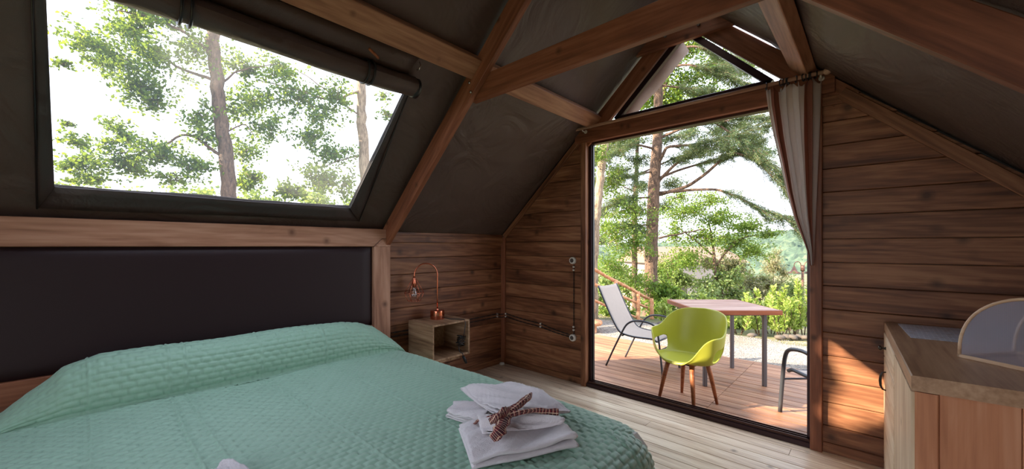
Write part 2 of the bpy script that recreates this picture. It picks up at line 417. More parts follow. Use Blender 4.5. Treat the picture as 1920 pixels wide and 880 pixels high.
# ------------------------------------------------------------------ plank walls
def plank_poly(name, poly, face, mat, parent, thick=.028, ch=.004):
    """poly: (l, z) corners bl, br, tr, tl; face(l, depth, z) -> world; the visible side is depth 0, the back is 'thick'"""
    c = [sum(p[0] for p in poly)/4, sum(p[1] for p in poly)/4]
    def ins(p): return (p[0], p[1]+(ch if p[1] < c[1] else -ch))
    rings = [[face(l, thick, z) for l, z in poly], [face(l, ch, z) for l, z in poly], [face(*[(ins(p))[0]], 0, ins(p)[1]) for p in poly]]
    vs = sum(rings, []); n = len(poly)
    fs = [tuple(range(n)), tuple(range(2*n, 3*n))]+[(r*n+i, r*n+(i+1) % n, (r+1)*n+(i+1) % n, (r+1)*n+i) for r in (0, 1) for i in range(n)]
    return MB().add(vs, fs), c
edges = [0.0]+[.02+.16*i for i in range(1, 30)]
# end wall (far, with the door)
wb = empty('wall_end', (0, D, 0), kind='structure')
def gable(x0, x1, side):
    for i in range(len(edges)-1):
        z0, z1 = edges[i]+.0015, edges[i+1]-.0015
        if side == 'L':
            f = lambda z: max(x0, (z-KZ)/SLL)
            if f(z0) > x1-.02: break
            poly = [(f(z0), z0), (x1, z0), (x1, z1), (min(f(z1), x1-.004), z1)]
        else:
            f = lambda z: min(x1, RX+(RZ-z)/SLR)
            if f(z0) < x0+.02: break
            poly = [(x0, z0), (f(z0), z0), (max(f(z1), x0+.004), z1), (x0, z1)]
        mb, _ = plank_poly('plank', poly, lambda l, d, z: (l, d, z), M['wall'], wb)
        mb.build('plank', M['wall'], wb)
gable(.0, 1.135, 'L'); gable(3.06, RW, 'R')
def backing(pts, parent, name='light_stop_sheet'):  # unseen dark sheet added behind the planks to stop light through their gaps
    n = len(pts); MB().add([(p[0]-parent.location.x, .030, p[1]) for p in pts]+[(p[0]-parent.location.x, .040, p[1]) for p in pts], [tuple(range(n)), tuple(reversed(range(n, 2*n)))]+[(i, (i+1) % n, (i+1) % n+n, i+n) for i in range(n)]).build(name, M['black'], parent)
backing([(-.06, -.05), (1.19, -.05), (1.19, roofz(1.19)+.03), (0, KZ+.03), (-.06, KZ)], wb)
backing([(3.0, -.05), (RW+.06, -.05), (RW+.06, roofz(RW)-.02), (3.0, roofz(3.0)+.03)], wb)
# knee wall on the left
wl = empty('wall_left', (0, 0, 0), kind='structure')
def knee(parent, x, sgn, y0, y1, mat):
    for i in range(len(edges)-1):
        z0, z1 = edges[i]+.0015, min(edges[i+1], KZ+.02)-.0015
        if z1-z0 < .03: break
        L = y1-y0
        mb, _ = plank_poly('plank', [(-L/2, z0), (L/2, z0), (L/2, z1), (-L/2, z1)], lambda l, d, z: (l, sgn*d, z), mat, parent)
        o = mb.build('plank', mat, parent, keep=False)
        o.location = (x-sgn*.0-(.014 if sgn > 0 else -.014), (y0+y1)/2, (z0+z1)/2); o.rotation_euler = (0, 0, PI/2)
knee(wl, 0, 1, YB, D, M['wall'])
MB().box((-.036, (YB+D)/2, KZ/2), (.012, D-YB, KZ+.06)).build('light_stop_sheet', M['black'], wl)  # added light stop behind the left planks
wr = empty('wall_right', (RW, 0, 0), kind='structure')
for i in range(10):
    z0, z1 = edges[i]+.0015, min(edges[i+1], roofz(RW))-.0015
    board('plank', (RW+.014, YB, (z0+z1)/2), (RW+.014, D, (z0+z1)/2), z1-z0, .028, M['wall'], wr)

def thing_board(name, label, cat, p0, p1, width, thick, mat, up=(0, 0, 1), group=None, ch=.004):
    o = board(name, p0, p1, width, thick, mat, up=up, ch=ch); tag(o, label, cat, group); return o
def trim(i, p0, p1, width, thick, mat, up=(0, 0, 1), name=None):
    o = board(name or 'trim_%d' % i, p0, p1, width, thick, mat, up=up); o['kind'] = 'structure'; return o
# posts, lintel and trims on the end wall
trim(1, (.032, D-.016, 0), (.032, D-.016, KZ-.01), .06, .03, M['beam'], up=(1, 0, 0))
trim(2, (1.163, D-.02+.03, 0), (1.163, D-.02+.03, 2.453), .058, .10, M['wall'], up=(1, 0, 0))
trim(3, (3.030, D-.02+.03, 0), (3.030, D-.02+.03, 2.453), .068, .10, M['beam'], up=(1, 0, 0))
trim(4, (1.06, D+.012, 2.527), (3.13, D+.012, 2.527), .146, .085, M['beam'])
trim(5, RL(.02, D-.012, .03), RL(1.09, D-.012, .03), .055, .022, M['wall'], up=(1, 0, 0))
trim(6, RR(3.20, D-.014, .055), RR(4.17, D-.014, .055), .075, .026, M['wall'], up=(1, 0, 0))
trim(7, (.018, 1.92, KZ-.05), (.018, D-.03, KZ-.05), .07, .022, M['wall'])
trim(8, (3.062, D-.012, 2.40), (3.25, D-.012, 2.40), .06, .02, M['wall'])
for n_, a, b in (('baseboard_end', .06, 1.132), ('baseboard_door', 3.066, 3.60)):
    o = board(n_, (a, D-.009, .035), (b, D-.009, .035), .068, .017, M['wall']); o['kind'] = 'structure'
o = board('baseboard_left', (.01, 1.9, .035), (.01, D-.04, .035), .068, .017, M['wall']); o['kind'] = 'structure'

# unseen gable behind the viewer, added to cut light from the back, with a doorway
wk = empty('wall_back', (0, YB, 0), kind='structure')
for i in range(21):
    z0, z1 = edges[i]+.0015, edges[i+1]-.0015; zc = (z0+z1)/2
    xa, xb = max(0, (z1-KZ)/SLL), min(RW, RX+(RZ-z1)/SLR)
    if xb-xa < .1: break
    for a, b in (((xa, 1.5), (3.7, xb)) if z1 < 2.3 else ((xa, xb),)):
        if b-a > .03: board('plank', (a, YB-.02, zc), (b, YB-.02, zc), z1-z0, .028, M['wall'], wk)
# end rafters above the lintel, collar on the gable
G_END = None
thing_board('end_rafter', 'brown end rafter left of the gable triangle window', 'beam', RL(1.02, D+.02, .078), RL(RX-.02, D+.02, .078), .15, .045, M['beam'], up=(1, 0, 0))
thing_board('end_rafter', 'brown end rafter right of the gable triangle window with daylight above', 'beam', RR(RX+.02, D+.02, .068), RR(3.22, D+.02, .068), .15, .045, M['beam'], up=(1, 0, 0))
cb = empty('gable_collar', (2.09, D-.03, 3.22), label='short bolted collar board above the triangle window apex', cat='beam')
board('beam', (1.70, D-.03, 3.20), (2.56, D-.03, 3.20), .135, .042, M['beam'], cb)
for x, z in ((2.0, 3.22), (2.27, 3.22)):
    MB().lathe([(.001, 0), (.014, 0), (.014, .012), (.009, .018), (.001, .018)], (x-2.09, -.022-.018, z-3.22), 12, 'Y').build('bolt', M['steel'], cb, True)

# ------------------------------------------------------------------ ceiling canvas
ce = empty('ceiling', (0, 0, 0), kind='structure')
WX0, WX1, WY0, WY1 = .213, 1.02, -.09, 1.465       # clear opening in the left roof
def wrinkle(a, b, amp):
    return amp*(np.exp(-((a-1.9*b+1.2)/.25)**2)*.5+.12*np.sin(a*23+5*np.sin(b*3.1))*np.sin(b*5+a)+np.sin(a*2.1+1.3*np.sin(b*3.3))*.35+np.sin(b*5.7+a*1.9+1.0)*.25+np.sin(a*9.1-b*6.2)*.10+np.sin((a+b*.7)*14+2*np.sin(b*4))*.06)
def canvas(side, xs, ys, hole=None):
    Pf = RL if side == 'L' else RR
    nx, ny = len(xs), len(ys); V = []
    for x in xs:
        for y in ys:
            d = wrinkle(np.array(x*1.3), np.array(y), .020)
            e = min(abs(x-xs[0]), abs(x-xs[-1]), abs(y-ys[0]), abs(y-ys[-1]))
            d = -.014+float(d)*min(1, e/.12)
            if y == ys[-1] and y > 3 and side == 'R': y = D+.065 if not 2.28 < x < 2.78 else D-.012
            V.append(tuple(Pf(x, y, d)))
    F = []
    for i in range(nx-1):
        for j in range(ny-1):
            cx, cy = (xs[i]+xs[i+1])/2, (ys[j]+ys[j+1])/2
            if hole and hole[0] < cx < hole[1] and hole[2] < cy < hole[3]: continue
            a = i*ny+j; F.append((a, a+ny, a+ny+1, a+1))
    o = MB().add(V, F).build('canvas_panel', M['canvas'], ce, True)
    s = o.modifiers.new('solid', 'SOLIDIFY'); s.thickness = .003; s.offset = 0
def lsp(a, b, n): return list(np.linspace(a, b, n))
xsL = lsp(-.02, WX0, 6)[:-1]+lsp(WX0, WX1, 14)[:-1]+lsp(WX1, RX, 22)
ysA = lsp(YB, WY0, 20)[:-1]+lsp(WY0, WY1, 24)[:-1]+lsp(WY1, 1.875, 9)
canvas('L', xsL, ysA, (WX0, WX1, WY0, WY1))
canvas('L', xsL, lsp(1.875, D+.04, 28))
xsR = lsp(RX, RW+.02, 38)
canvas('R', xsR, lsp(YB, 1.875, 50)); canvas('R', xsR, lsp(1.875, D+.02, 28))

# window in the left canvas: hem, clear film
w1 = empty('window_1', tuple(RL(.6, .68, 0)), kind='structure')
o0 = Vector(w1.location)
def strip(corners, off, mat, name, parent, o0, side='L', nseg=10, wav=.004):
    mb = MB(); Pf = RL if side == 'L' else RR
    (ax, ay), (bx, by), (cx, cy), (dx, dy) = corners
    P = np.zeros((nseg+1, 4, 3))
    for i in range(nseg+1):
        t = i/nseg
        for j in range(4):
            s = j/3; x = (ax+(bx-ax)*t)*(1-s)+(dx+(cx-dx)*t)*s; y = (ay+(by-ay)*t)*(1-s)+(dy+(cy-dy)*t)*s
            P[i, j] = np.array(Pf(x, y, off+wav*math.sin(t*9+s*3)))-np.array(o0)
    o = mb.grid(P).build(name, mat, parent, True); m = o.modifiers.new('solid', 'SOLIDIFY'); m.thickness = .004; m.offset = 0; return o
fx0, fx1, fy0, fy1 = WX0, WX1+.06, WY0, WY1
strip([(fx0-.115, fy0-.06), (fx0-.10, fy1+.12), (fx0, fy1), (fx0, fy0)], .014, M['flap'], 'hem', w1, o0)
strip([(fx0-.115, fy0-.06), (fx1, fy0-.03), (fx1, fy0), (fx0, fy0)], .016, M['flap'], 'hem', w1, o0)
strip([(fx0-.10, fy1+.12), (fx1, fy1+.015), (fx1, fy1), (fx0, fy1)], .016, M['flap'], 'hem', w1, o0)
mb = MB(); mb.tube([RL(fx0-.10, fy1+.122, .02)-o0, RL(.6, fy1+.073, .022)-o0, RL(fx1, fy1+.017, .02)-o0], .004, 6)
mb.tube([RL(fx0-.115, fy0-.062, .02)-o0, RL(.6, fy0-.045, .022)-o0, RL(fx1, fy0-.03, .02)-o0], .004, 6)
mb.build('zip', M['black'], w1, True)
strip([(WX0-.01, WY0-.01), (WX0-.01, WY1+.01), (fx1, WY1+.01), (fx1, WY0-.01)], .006, M['pvc'], 'pane', w1, o0, wav=.002)

# rolled up blind over the window with straps and toggles
rb0 = RL(1.06, .45, .075)
rb = empty('rolled_blind', tuple(rb0), label='rolled brown canvas blind along the top of the roof window', cat='blind')
ax = [(1.06, y_) for y_ in np.linspace(-.75, 1.47, 45)]
P = np.zeros((len(ax), 17, 3))
for i, (x_, y_) in enumerate(ax):
    c = np.array(RL(x_, y_, .074))
    sag = .006*math.sin(y_*5)
    for k in range(17):
        w = 2*PI*k/16; r = .062*(1+.05*math.sin(3*w+y_*6)+.03*math.sin(7*w+y_*17))
        P[i, k] = c+np.array([r*math.cos(w), 0, r*math.sin(w)+sag])-np.array(rb0)
MB().grid(P).build('roll', M['rollcloth'], rb, True)
c = RL(1.06, 1.47, .074)-rb0
MB().lathe([(.001, 0), (.05, 0), (.062, .004), (.064, .03), (.05, .034), (.001, .03)], (c.x, c.y-.01, c.z), 20, 'Y').build('end_cap', M['black'], rb, True)
strip([(1.09, -.75), (1.09, 1.42), (1.19, 1.45), (1.19, -.75)], .025, M['rollcloth'], 'upper_flap', rb, rb0, nseg=30, wav=.01)
for y_, tog in ((.29, False), (1.13, True)):
    for dy in (0, .035):
        pts = []
        for k in range(13):
            w = -2.4+k*(4.6/12); pts.append(Vector((1.06, y_+dy, 0))+Vector((.07*math.cos(w), 0, .07*math.sin(w)))+Vector((RL(1.06, 0, .074).x-1.06, 0, RL(1.06, 0, .074).z))-rb0)
        MB().tube(pts, .0065, 6).build('strap', M['black'], rb, True)
    if tog:
        q_ = RL(1.15, y_+.01, .085)-rb0
        MB().tube([q_+Vector((.01, -.035, .012)), q_+Vector((-.01, .035, -.012))], [.008, .008], 10).build('toggle', M['leg'], rb, True)
hk = RL(1.17, 1.47, .01)
MB().tube([hk, hk+Vector((.02, -.005, -.03)), hk+Vector((.01, -.01, -.055)), hk+Vector((-.015, -.01, -.05))], .003, 6).build('hook', M['chrome'], None, True)
tag(bpy.data.objects['hook'], 'small bright wire hook in the canvas beside the blind end', 'hook')

# ------------------------------------------------------------------ main frame timbers
YF = 1.873
t = thing_board('rafter', 'brown rafter rising from the headboard corner up the left roof', 'beam', RL(-.07, YF, .076), RL(RX-.06, YF, .076), .148, .045, M['beam'], up=(1, 0, 0))
t = thing_board('rafter', 'brown rafter crossing the top right corner of the picture', 'beam', RR(RX+.06, YF-.04, .076), RR(RW+.03, YF-.04, .076), .148, .045, M['beam'], up=(1, 0, 0))
cl = empty('collar_beam', (2.15, YF+.046, 2.525), label='long brown collar beam spanning between the two rafters', cat='beam')
board('beam', (1.20, YF+.046, 2.525), (3.20, YF+.046, 2.525), .166, .045, M['beam'], cl)
for x, z in ((1.245, 2.49), (1.23, 2.56)):
    o_ = MB().lathe([(.001, 0), (.011, 0), (.011, -.007), (.006, -.011), (.001, -.011)], (x-2.15, -.0685, z-2.525), 12, 'Y').build('bolt', M['chrome'], cl, True)
for nm, lab, a, b in (('purlin', 'light brown purlin above the rolled blind, left of the rafter', YB, YF-.024), ('purlin', 'light brown purlin from the collar beam to the gable wall on the left', YF+.07, D-.004)):
    thing_board(nm, lab, 'beam', RL(1.255, a, .036), RL(1.255, b, .036), .145, .07, M['purlin'], up=(1, 0, SLL))
thing_board('purlin', 'light brown purlin under the right canvas meeting the curtain rod end', 'beam', RR(2.98, YF, .036), RR(2.98, D-.004, .036), .155, .07, M['purlin'], up=(1, 0, -SLR))
thing_board('purlin', 'light brown purlin on the right roof before the crossing rafter', 'beam', RR(2.98, YB, .036), RR(2.98, YF-.068, .036), .155, .07, M['purlin'], up=(1, 0, -SLR))
thing_board('ridge_beam', 'light brown ridge beam under the peak of the canvas roof', 'beam', (RX, YB, RZ-.11), (RX, YF-.06, RZ-.11), .10, .05, M['purlin'])

# triangle window
w2 = empty('window_2', (RX, D+.02, 2.66), kind='structure')
A = Vector((1.50, 0, 2.625)); B = Vector((2.76, 0, 2.625)); T = Vector((RX+.01, 0, 3.235))
def wl2(p): return Vector((p.x-RX, 0, p.z-2.66))
for p, q_ in ((A, T), (T, B), (A, B)):
    o_ = board('frame', wl2(p)+Vector((0, .0, 0)), wl2(q_), .05, .05, M['darkmetal']); o_.parent = w2
MB().add([(p.x-RX, .005, p.z-2.66) for p in (A, B, T)]+[(p.x-RX, .011, p.z-2.66) for p in (A, B, T)], [(0, 1, 2), (5, 4, 3), (0, 3, 4, 1), (1, 4, 5, 2), (2, 5, 3, 0)]).build('pane', M['glass'], w2)
gb = empty('gutter_flap', (1.80, D+.12, 2.9), label='pale folded canvas edge outside the triangle window left side', cat='flap')
P = np.zeros((12, 3, 3))
for i in range(12):
    x = 1.42+.66*i/11
    for j in range(3): P[i, j] = (x+.012*j-1.80, .05*j+.01*math.sin(i*1.3), roofz(x)-.22-.03*j-.01*math.sin(i)-2.9)
o_ = MB().grid(P).build('canvas_edge', cloth('pale_canvas_edge', lin(176, 158, 150)), gb, True); o_.modifiers.new('s', 'SOLIDIFY').thickness = .004

# sliding door frame and track
d1 = empty('door_1', (2.1, D+.05, 0), kind='structure')
def db(name, p0, p1, w, t_, mat, up=(0, 0, 1)): return board(name, p0, p1, w, t_, mat, d1, up=up)
db('jamb', (1.207, D+.055, .03), (1.207, D+.055, 2.45), .03, .07, M['darkmetal'], (1, 0, 0))
db('jamb', (2.985, D+.055, .03), (2.985, D+.055, 2.45), .022, .07, M['darkmetal'], (1, 0, 0))
db('head_rail', (1.19, D+.055, 2.445), (3.0, D+.055, 2.445), .02, .07, M['track'])
db('sill', (1.19, D+.04, .012), (3.0, D+.04, .012), .05, .13, M['darkmetal'])
for yy in (D-.005, D+.03, D+.065): db('track', (1.2, yy, .045), (2.99, yy, .045), .022, .009, M['track'])
db('seal', (1.226, D+.055, .06), (1.226, D+.055, 2.43), .012, .03, M['black'], (1, 0, 0))

# ------------------------------------------------------------------ curtain rod, rings and curtain
RY = D-.095; RZc = 2.578
cr = empty('curtain_rod', (2.07, RY, RZc), label='pale wooden curtain rod with ball ends above the door', cat='curtain rod')
MB().tube([(1.10-2.07, 0, 0), (3.08-2.07, 0, 0)], .014, 14).build('rod', M['rod'], cr, True)
for x in (1.085, 3.095):
    MB().lathe([(.001, -.024), (.012, -.021), (.02, -.012), (.023, 0), (.02, .012), (.012, .021), (.001, .024)], (x-2.07, 0, 0), 14, 'X').build('finial', M['rod'], cr, True)
for x in (1.19, 3.06):
    MB().tube([(x-2.07, .06, -.02), (x-2.07, .02, -.025), (x-2.07, 0, -.018)], .006, 8).lathe([(.001, 0), (.018, 0), (.018, .006), (.001, .006)], (x-2.07, .058, -.02), 10, 'Y').build('bracket', M['white'], cr, True)
rxs = [2.748, 2.835, 2.85, 2.864, 2.878, 2.925, 2.965, 2.98, 2.994, 3.01, 3.035]
def ring():
    q_ = empty('curtain_ring', (0, RY, RZc-.004)); pts = [(0, .023*math.cos(2*PI*k/18), .023*math.sin(2*PI*k/18)) for k in range(18)]
    me_o = MB().tube(pts, .0035, 6, closed=True).build('loop', M['black'], q_, True); return q_
r0 = ring()
for i, x in enumerate(rxs):
    if i == 0: q_ = r0
    else:
        q_ = r0.copy(); COL.objects.link(q_)
        for ch in r0.children:
            c2 = ch.copy(); COL.objects.link(c2); c2.parent = q_
    q_.location = (x, RY, RZc-.006); q_.rotation_euler = (0, 0, [.35, -.2, .1, .25, -.1][i % 5])
    tag(q_, 'leftmost black curtain ring, holding the leading edge of the curtain' if i == 0 else 'rightmost black curtain ring at the ball end of the rod' if i == len(rxs)-1 else 'black curtain ring bunched on the rod in the middle of the curtain', 'ring', 'curtain rings above the gathered curtain')
q_ = r0; 
# curtain: pleated sheet, pulled to the right post
NU, NVv = 150, 60
zt, zb = 2.535, 1.28
ztab = [2.535, 2.43, 2.20, 2.00, 1.80, 1.62, 1.45, 1.36, 1.28]; xtab = [2.745, 2.752, 2.785, 2.825, 2.862, 2.905, 2.962, 2.99, 3.0]
me = bpy.data.meshes.new('curtain'); V = []; F = []; UV = []
for j in range(NVv+1):
    tv = j/NVv; z = zt+(zb-zt)*tv; xl = float(np.interp(-z, [-a for a in ztab], xtab)); xr = 3.055-.035*tv
    wdt = max(xr-xl, .02)
    for i in range(NU+1):
        u = i/NU; amp = (.046*(1-.5*tv))*(1-.25*tv)
        ph = u*2*PI*4.3+.5*math.sin(tv*3+u*4)
        y_ = RY+.012+amp*math.sin(ph)*(.7+.3*math.sin(u*9))+.07*tv**2*0
        x_ = xl+wdt*(u+.035*math.sin(ph*2))
        zz = z+(.018*math.cos(u*2*PI*11) if tv < .001 else 0)-.02*math.sin(u*PI)*0
        V.append((x_, y_-.0*tv, zz)); UV.append((u, tv))
for j in range(NVv):
    for i in range(NU):
        a = j*(NU+1)+i; F.append((a, a+1, a+NU+2, a+NU+1))
me.from_pydata([(v[0]-2.9, v[1]-RY, v[2]-2.0) for v in V], [], F); uvl = me.uv_layers.new()
for lp in me.loops: uvl.data[lp.index].uv = UV[lp.vertex_index]
me.shade_smooth(); cu = link('curtain', me, M['curtain'], None, (2.9, RY, 2.0)); cu.modifiers.new('s', 'SOLIDIFY').thickness = .0025
tag(cu, 'gathered white and brown striped curtain at the right side of the door', 'curtain')

# ------------------------------------------------------------------ headboard and bed
bed = empty('bed', (1.3, .78, 0), label='wide double bed with pine framed dark upholstered headboard', cat='bed')
hb = empty('headboard', (-1.3, 0, 0)); hb.parent = bed          # local x measured from wall, y from bed centre
def hbo(o): o.parent = hb; return o
XH = .105; yR = 1.895-.78; yL = -2.2
hbo(board('top_rail', (XH-.03, yL, 1.485), (XH-.03, yR, 1.485), .155, .05, M['head']))
hbo(board('side_post', (XH-.028, 1.815-.78, .02), (XH-.028, 1.815-.78, 1.405), .16, .05, M['head'], up=(0, 1, 0)))
# the stepped joint between rail and post
mb = MB(); yj0, yj1 = 1.735-.78, yR
mb.add([(XH-.0015, yj0, 1.407), (XH-.0015, yj1, 1.407), (XH-.0015, yj1, 1.475), (XH-.0015, yj0+.075, 1.475), (XH-.05, yj0, 1.407), (XH-.05, yj1, 1.407), (XH-.05, yj1, 1.475), (XH-.05, yj0+.075, 1.475)],
       [(0, 1, 2, 3), (7, 6, 5, 4), (0, 4, 5, 1), (1, 5, 6, 2), (2, 6, 7, 3), (3, 7, 4, 0)])
hbo(mb.build('post_tenon', M['head']))
mb = MB(); mb.tube([(XH+.0005, yj0, 1.409), (XH+.0005, yj0+.075, 1.477), (XH+.0005, yj1, 1.477)], .0018, 4); hbo(mb.build('joint_line', M['black']))
hbo(board('bottom_rail', (XH-.03, yL, .60), (XH-.03, 1.735-.78, .60), .24, .05, M['beam']))
P = np.zeros((60, 24, 3))
y0_, y1_, z0_, z1_ = yL, 1.733-.78, .72, 1.405
for i in range(60):
    for j in range(24):
        a, b = i/59, j/23; e = min(a*(y1_-y0_), (1-a)*(y1_-y0_), b*(z1_-z0_), (1-b)*(z1_-z0_)); d = .030*(1-math.exp(-e/.018))
        P[i, j] = (XH-.038+d, y0_+(y1_-y0_)*a, z0_+(z1_-z0_)*b)
hbo(MB().grid(P).build('upholstered_panel', M['leather'], None, True))
MB().box((.03, 0, .16), (2.46, 2.12, .24), ch=.02).build('bed_base', M['head'], bed)
MB().box((.03, 0, .405), (2.44, 2.1, .25), ch=.05).build('mattress', M['mattress'], bed)
for sx_, sy_ in ((-1, -1), (-1, 1), (1, -1), (1, 1)): board('leg', (1.1*sx_, .9*sy_, 0), (1.1*sx_, .9*sy_, .05), .06, .06, M['head']).parent = bed

# bedspread
ZT = .565
prof = [(.10, .66), (.14, .72), (.2, .79), (.27, .825), (.34, .815), (.40, .76), (.435, .68), (.44, .62), (.432, .585), (.445, .568), (.50, ZT), (.8, ZT+.004), (1.2, ZT+.005), (1.8, ZT+.004), (2.3, ZT), (2.46, ZT-.006), (2.545, ZT-.03), (2.60, ZT-.085), (2.618, ZT-.16), (2.622, .25), (2.63, .10)]
def resample(pts, step):
    pts = np.array(pts, float); n = len(pts); out = []
    for i in range(n-1):
        p0, p1, p2, p3 = pts[max(i-1, 0)], pts[i], pts[i+1], pts[min(i+2, n-1)]
        L = np.linalg.norm(p2-p1); m = max(2, int(L/step*3))
        for k in range(m):
            t_ = k/m; out.append(.5*((2*p1)+(-p0+p2)*t_+(2*p0-5*p1+4*p2-p3)*t_**2+(-p0+3*p1-3*p2+p3)*t_**3))
    out.append(pts[-1]); out = np.array(out)
    s = np.concatenate([[0], np.cumsum(np.linalg.norm(np.diff(out, axis=0), axis=1))]); N = int(s[-1]/step)
    ss = np.linspace(0, s[-1], N); return np.array([np.interp(ss, s, out[:, 0]), np.interp(ss, s, out[:, 1])]).T, ss
ps, ss = resample(prof, .0058)
yprof = [(-.375, -.45), (-.37, -.16), (-.34, -.06), (-.27, -.01), (-.1, 0), (.5, 0), (1.0, 0), (1.5, 0), (1.7, -.004), (1.79, -.02), (1.845, -.07), (1.862, -.16), (1.87, -.45)]
py, tt = resample(yprof, .0058)
env = np.interp(py[:, 0], [-.42, -.34, -.25, -.175, -.10, -.055, .07, .3, .6, 1.36, 1.5, 1.62, 1.75, 1.87], [0, .05, .2, .45, .66, .84, .98, 1.0, 1.0, .98, .90, .72, .34, 0])
Xs = ps[:, 0][:, None]*np.ones((1, len(py))); Zs = ps[:, 1][:, None]*np.ones((1, len(py))); Ys = np.ones((len(ps), 1))*py[:, 0][None, :]
SSg = ss[:, None]*np.ones_like(Xs); TTg = np.ones_like(Xs)*tt[None, :]
pil = (Xs < .46); Zs = np.where(pil, ZT+(Zs-ZT)*env[None, :], Zs)
Xs = np.where(pil & (Xs > .3), .3+(Xs-.3)*(.96+.10*env[None, :]-.04*np.cos(Ys*5)), Xs)
Zs = np.maximum(Zs+py[:, 1][None, :], .09)
dx = np.maximum(0, Xs-2.38); dy = np.maximum(0, Ys-1.62); hyp = np.hypot(dx, dy)+1e-9; sc = np.where((dx > 0) & (dy > 0), np.maximum(dx, dy)/hyp, 1.0); sc = 1-(1-sc)*.8
Xs = np.where(dx > 0, 2.38+dx*sc, Xs); Ys = np.where(dy > 0, 1.62+dy*sc, Ys)
Pg = np.stack([Xs, Ys, Zs], -1)
du = np.gradient(Pg, axis=0); dv = np.gradient(Pg, axis=1); Nn = np.cross(du, dv); Nn /= (np.linalg.norm(Nn, axis=2, keepdims=True)+1e-12)
RP_ = .0335; row = np.floor(SSg/RP_); fs_ = SSg/RP_-row; ft = TTg/.056+.5*(row % 2); ft = ft-np.floor(ft)
wobble = .12*np.sin(TTg*41+row)
h = (1-np.abs(2*fs_-1)**3.5)*(1-np.abs(2*ft-1)**5)*.0075; h = np.maximum(h, 0)
fade = 1.0
for ty in (.02, .33, .405, .80, 1.18, 1.60):
    yy_ = np.abs(Ys-(ty+.012*np.sin(Xs*2.3+ty*5))); h = h*(1-.8*np.exp(-(yy_/.012)**2))+.0085*np.exp(-(yy_/.006)**2)*(1+.4*np.sin(SSg*120))
h += .005*np.sin(Xs*3.1+Ys*2.2)+.005*np.sin(Ys*7.3-Xs*2.7+1)+.0025*np.sin(Xs*9+2*np.sin(Ys*4))
dr = np.clip((ZT-.05-Zs)/.4, 0, 1); h += .02*dr*np.sin(TTg*22+SSg*3)+.02*dr*np.sin(SSg*20)*(Ys > 1.8)
diag = np.exp(-(((Xs-.52)-(1.25-Ys)*1.6)/.05)**2)*np.exp(-((Ys-1.05)/.25)**2); h += .006*diag
Pg = Pg+Nn*h[..., None]
nr, nc = Xs.shape; idx = np.arange(nr*nc).reshape(nr, nc); Fq = np.stack([idx[:-1, :-1], idx[1:, :-1], idx[1:, 1:], idx[:-1, 1:]], -1).reshape(-1, 4)
sp = np_mesh('bedspread', Pg.reshape(-1, 3)-np.array([1.4, .8, .5]), Fq, M['spread'], None, True, (1.4, .8, .5))
tag(sp, 'sage green quilted bedspread pulled over the pillows on the bed', 'bedspread')

# ------------------------------------------------------------------ towels on the bed
def folded(name, quad, z0, layers, lt, mat, label, cat, group=None, round_front=True, seed=0, bulge=.0, ripple=1.0):
    """folded cloth: 'layers' thin leaves lying on each other, joined by rounded folds at one side; quad = 4 ground corners a,b,c,d (fold edge a-b)"""
    a, b, c, d = [np.array(p, float) for p in quad]; cen = (a+b+c+d)/4
    root = empty(name, (cen[0], cen[1], z0), label=label, cat=cat, group=group)
    r_ = np.random.default_rng(seed); nl = 44; path = []
    # section path (s across from far edge d-c (0) to fold edge a-b (1), height)
    for L in range(layers):
        zz = lt*(L+.5); ss2 = np.linspace(0.04+.02*L, .97-.012*L, nl) if L % 2 == 0 else np.linspace(.97-.012*L, .04+.02*L, nl)
        for q in ss2: path.append((q, zz))
        if L < layers-1:
            for k in range(1, 6):
                w = PI*k/6; side = 1 if L % 2 == 0 else -1
                path.append((ss2[-1]+side*.018*math.sin(w), zz+lt*(1-math.cos(w))/2))
    path = np.array(path); nv = 40; P = np.zeros((len(path), nv, 3))
    ph = r_.uniform(0, 6, 6)
    for i, (q, zz) in enumerate(path):
        for j in range(nv):
            t_ = j/(nv-1); lo = d+(a-d)*q; hi = c+(b-c)*q; e = lo+(hi-lo)*t_
            f = zz/(lt*layers); n_ = ripple*f*(.010*math.sin(q*7+t_*4+ph[0])+.007*math.sin(t_*11+q*5+ph[1])+.004*math.sin(q*23+t_*17+ph[2]))
            n_ += ripple*.0022*math.sin(q*60+ph[3])*math.sin(t_*70+ph[4])*f
            edge = min(t_, 1-t_)*8; n_ -= (1-min(1, edge))**2*.35*zz*.6
            sw = (.006*math.sin(zz*200+t_*9+ph[5]))*ripple
            P[i, j] = (e[0]-cen[0]+sw, e[1]-cen[1]+sw, max(zz+n_+bulge*f*math.sin(PI*t_)*math.sin(PI*q), .002))
    o = MB().grid(P).build('cloth', mat, root, True)
    m = o.modifiers.new('solid', 'SOLIDIFY'); m.thickness = lt*.55; m.offset = 0
    return root
TZ = ZT+.012
folded('towel', [(2.235, .985), (2.43, 1.375), (2.10, 1.60), (1.93, 1.17)], TZ, 4, .013, M['towel'], 'large white terry towel at the bottom of the tied stack', 'towel', seed=1)
folded('towel', [(2.34, 1.40), (2.14, 1.13), (2.02, 1.20), (2.20, 1.52)], TZ+.056, 2, .010, M['towel'], 'small ruffled white cloth folded on the front of the towel stack', 'towel', seed=2, ripple=1.6)
folded('towel', [(1.70, 1.38), (1.86, 1.67), (2.30, 1.53), (2.12, 1.26)], TZ+.058, 3, .010, M['towel'], 'white hand towel on top of the stack under the tartan tie', 'towel', seed=3, ripple=1.2)
folded('towel', [(1.80, 1.20), (1.74, 1.30), (1.95, 1.44), (2.02, 1.24)], TZ, 4, .012, M['towel'], 'white cloth end poking out at the left of the stack', 'towel', seed=4, ripple=.7)
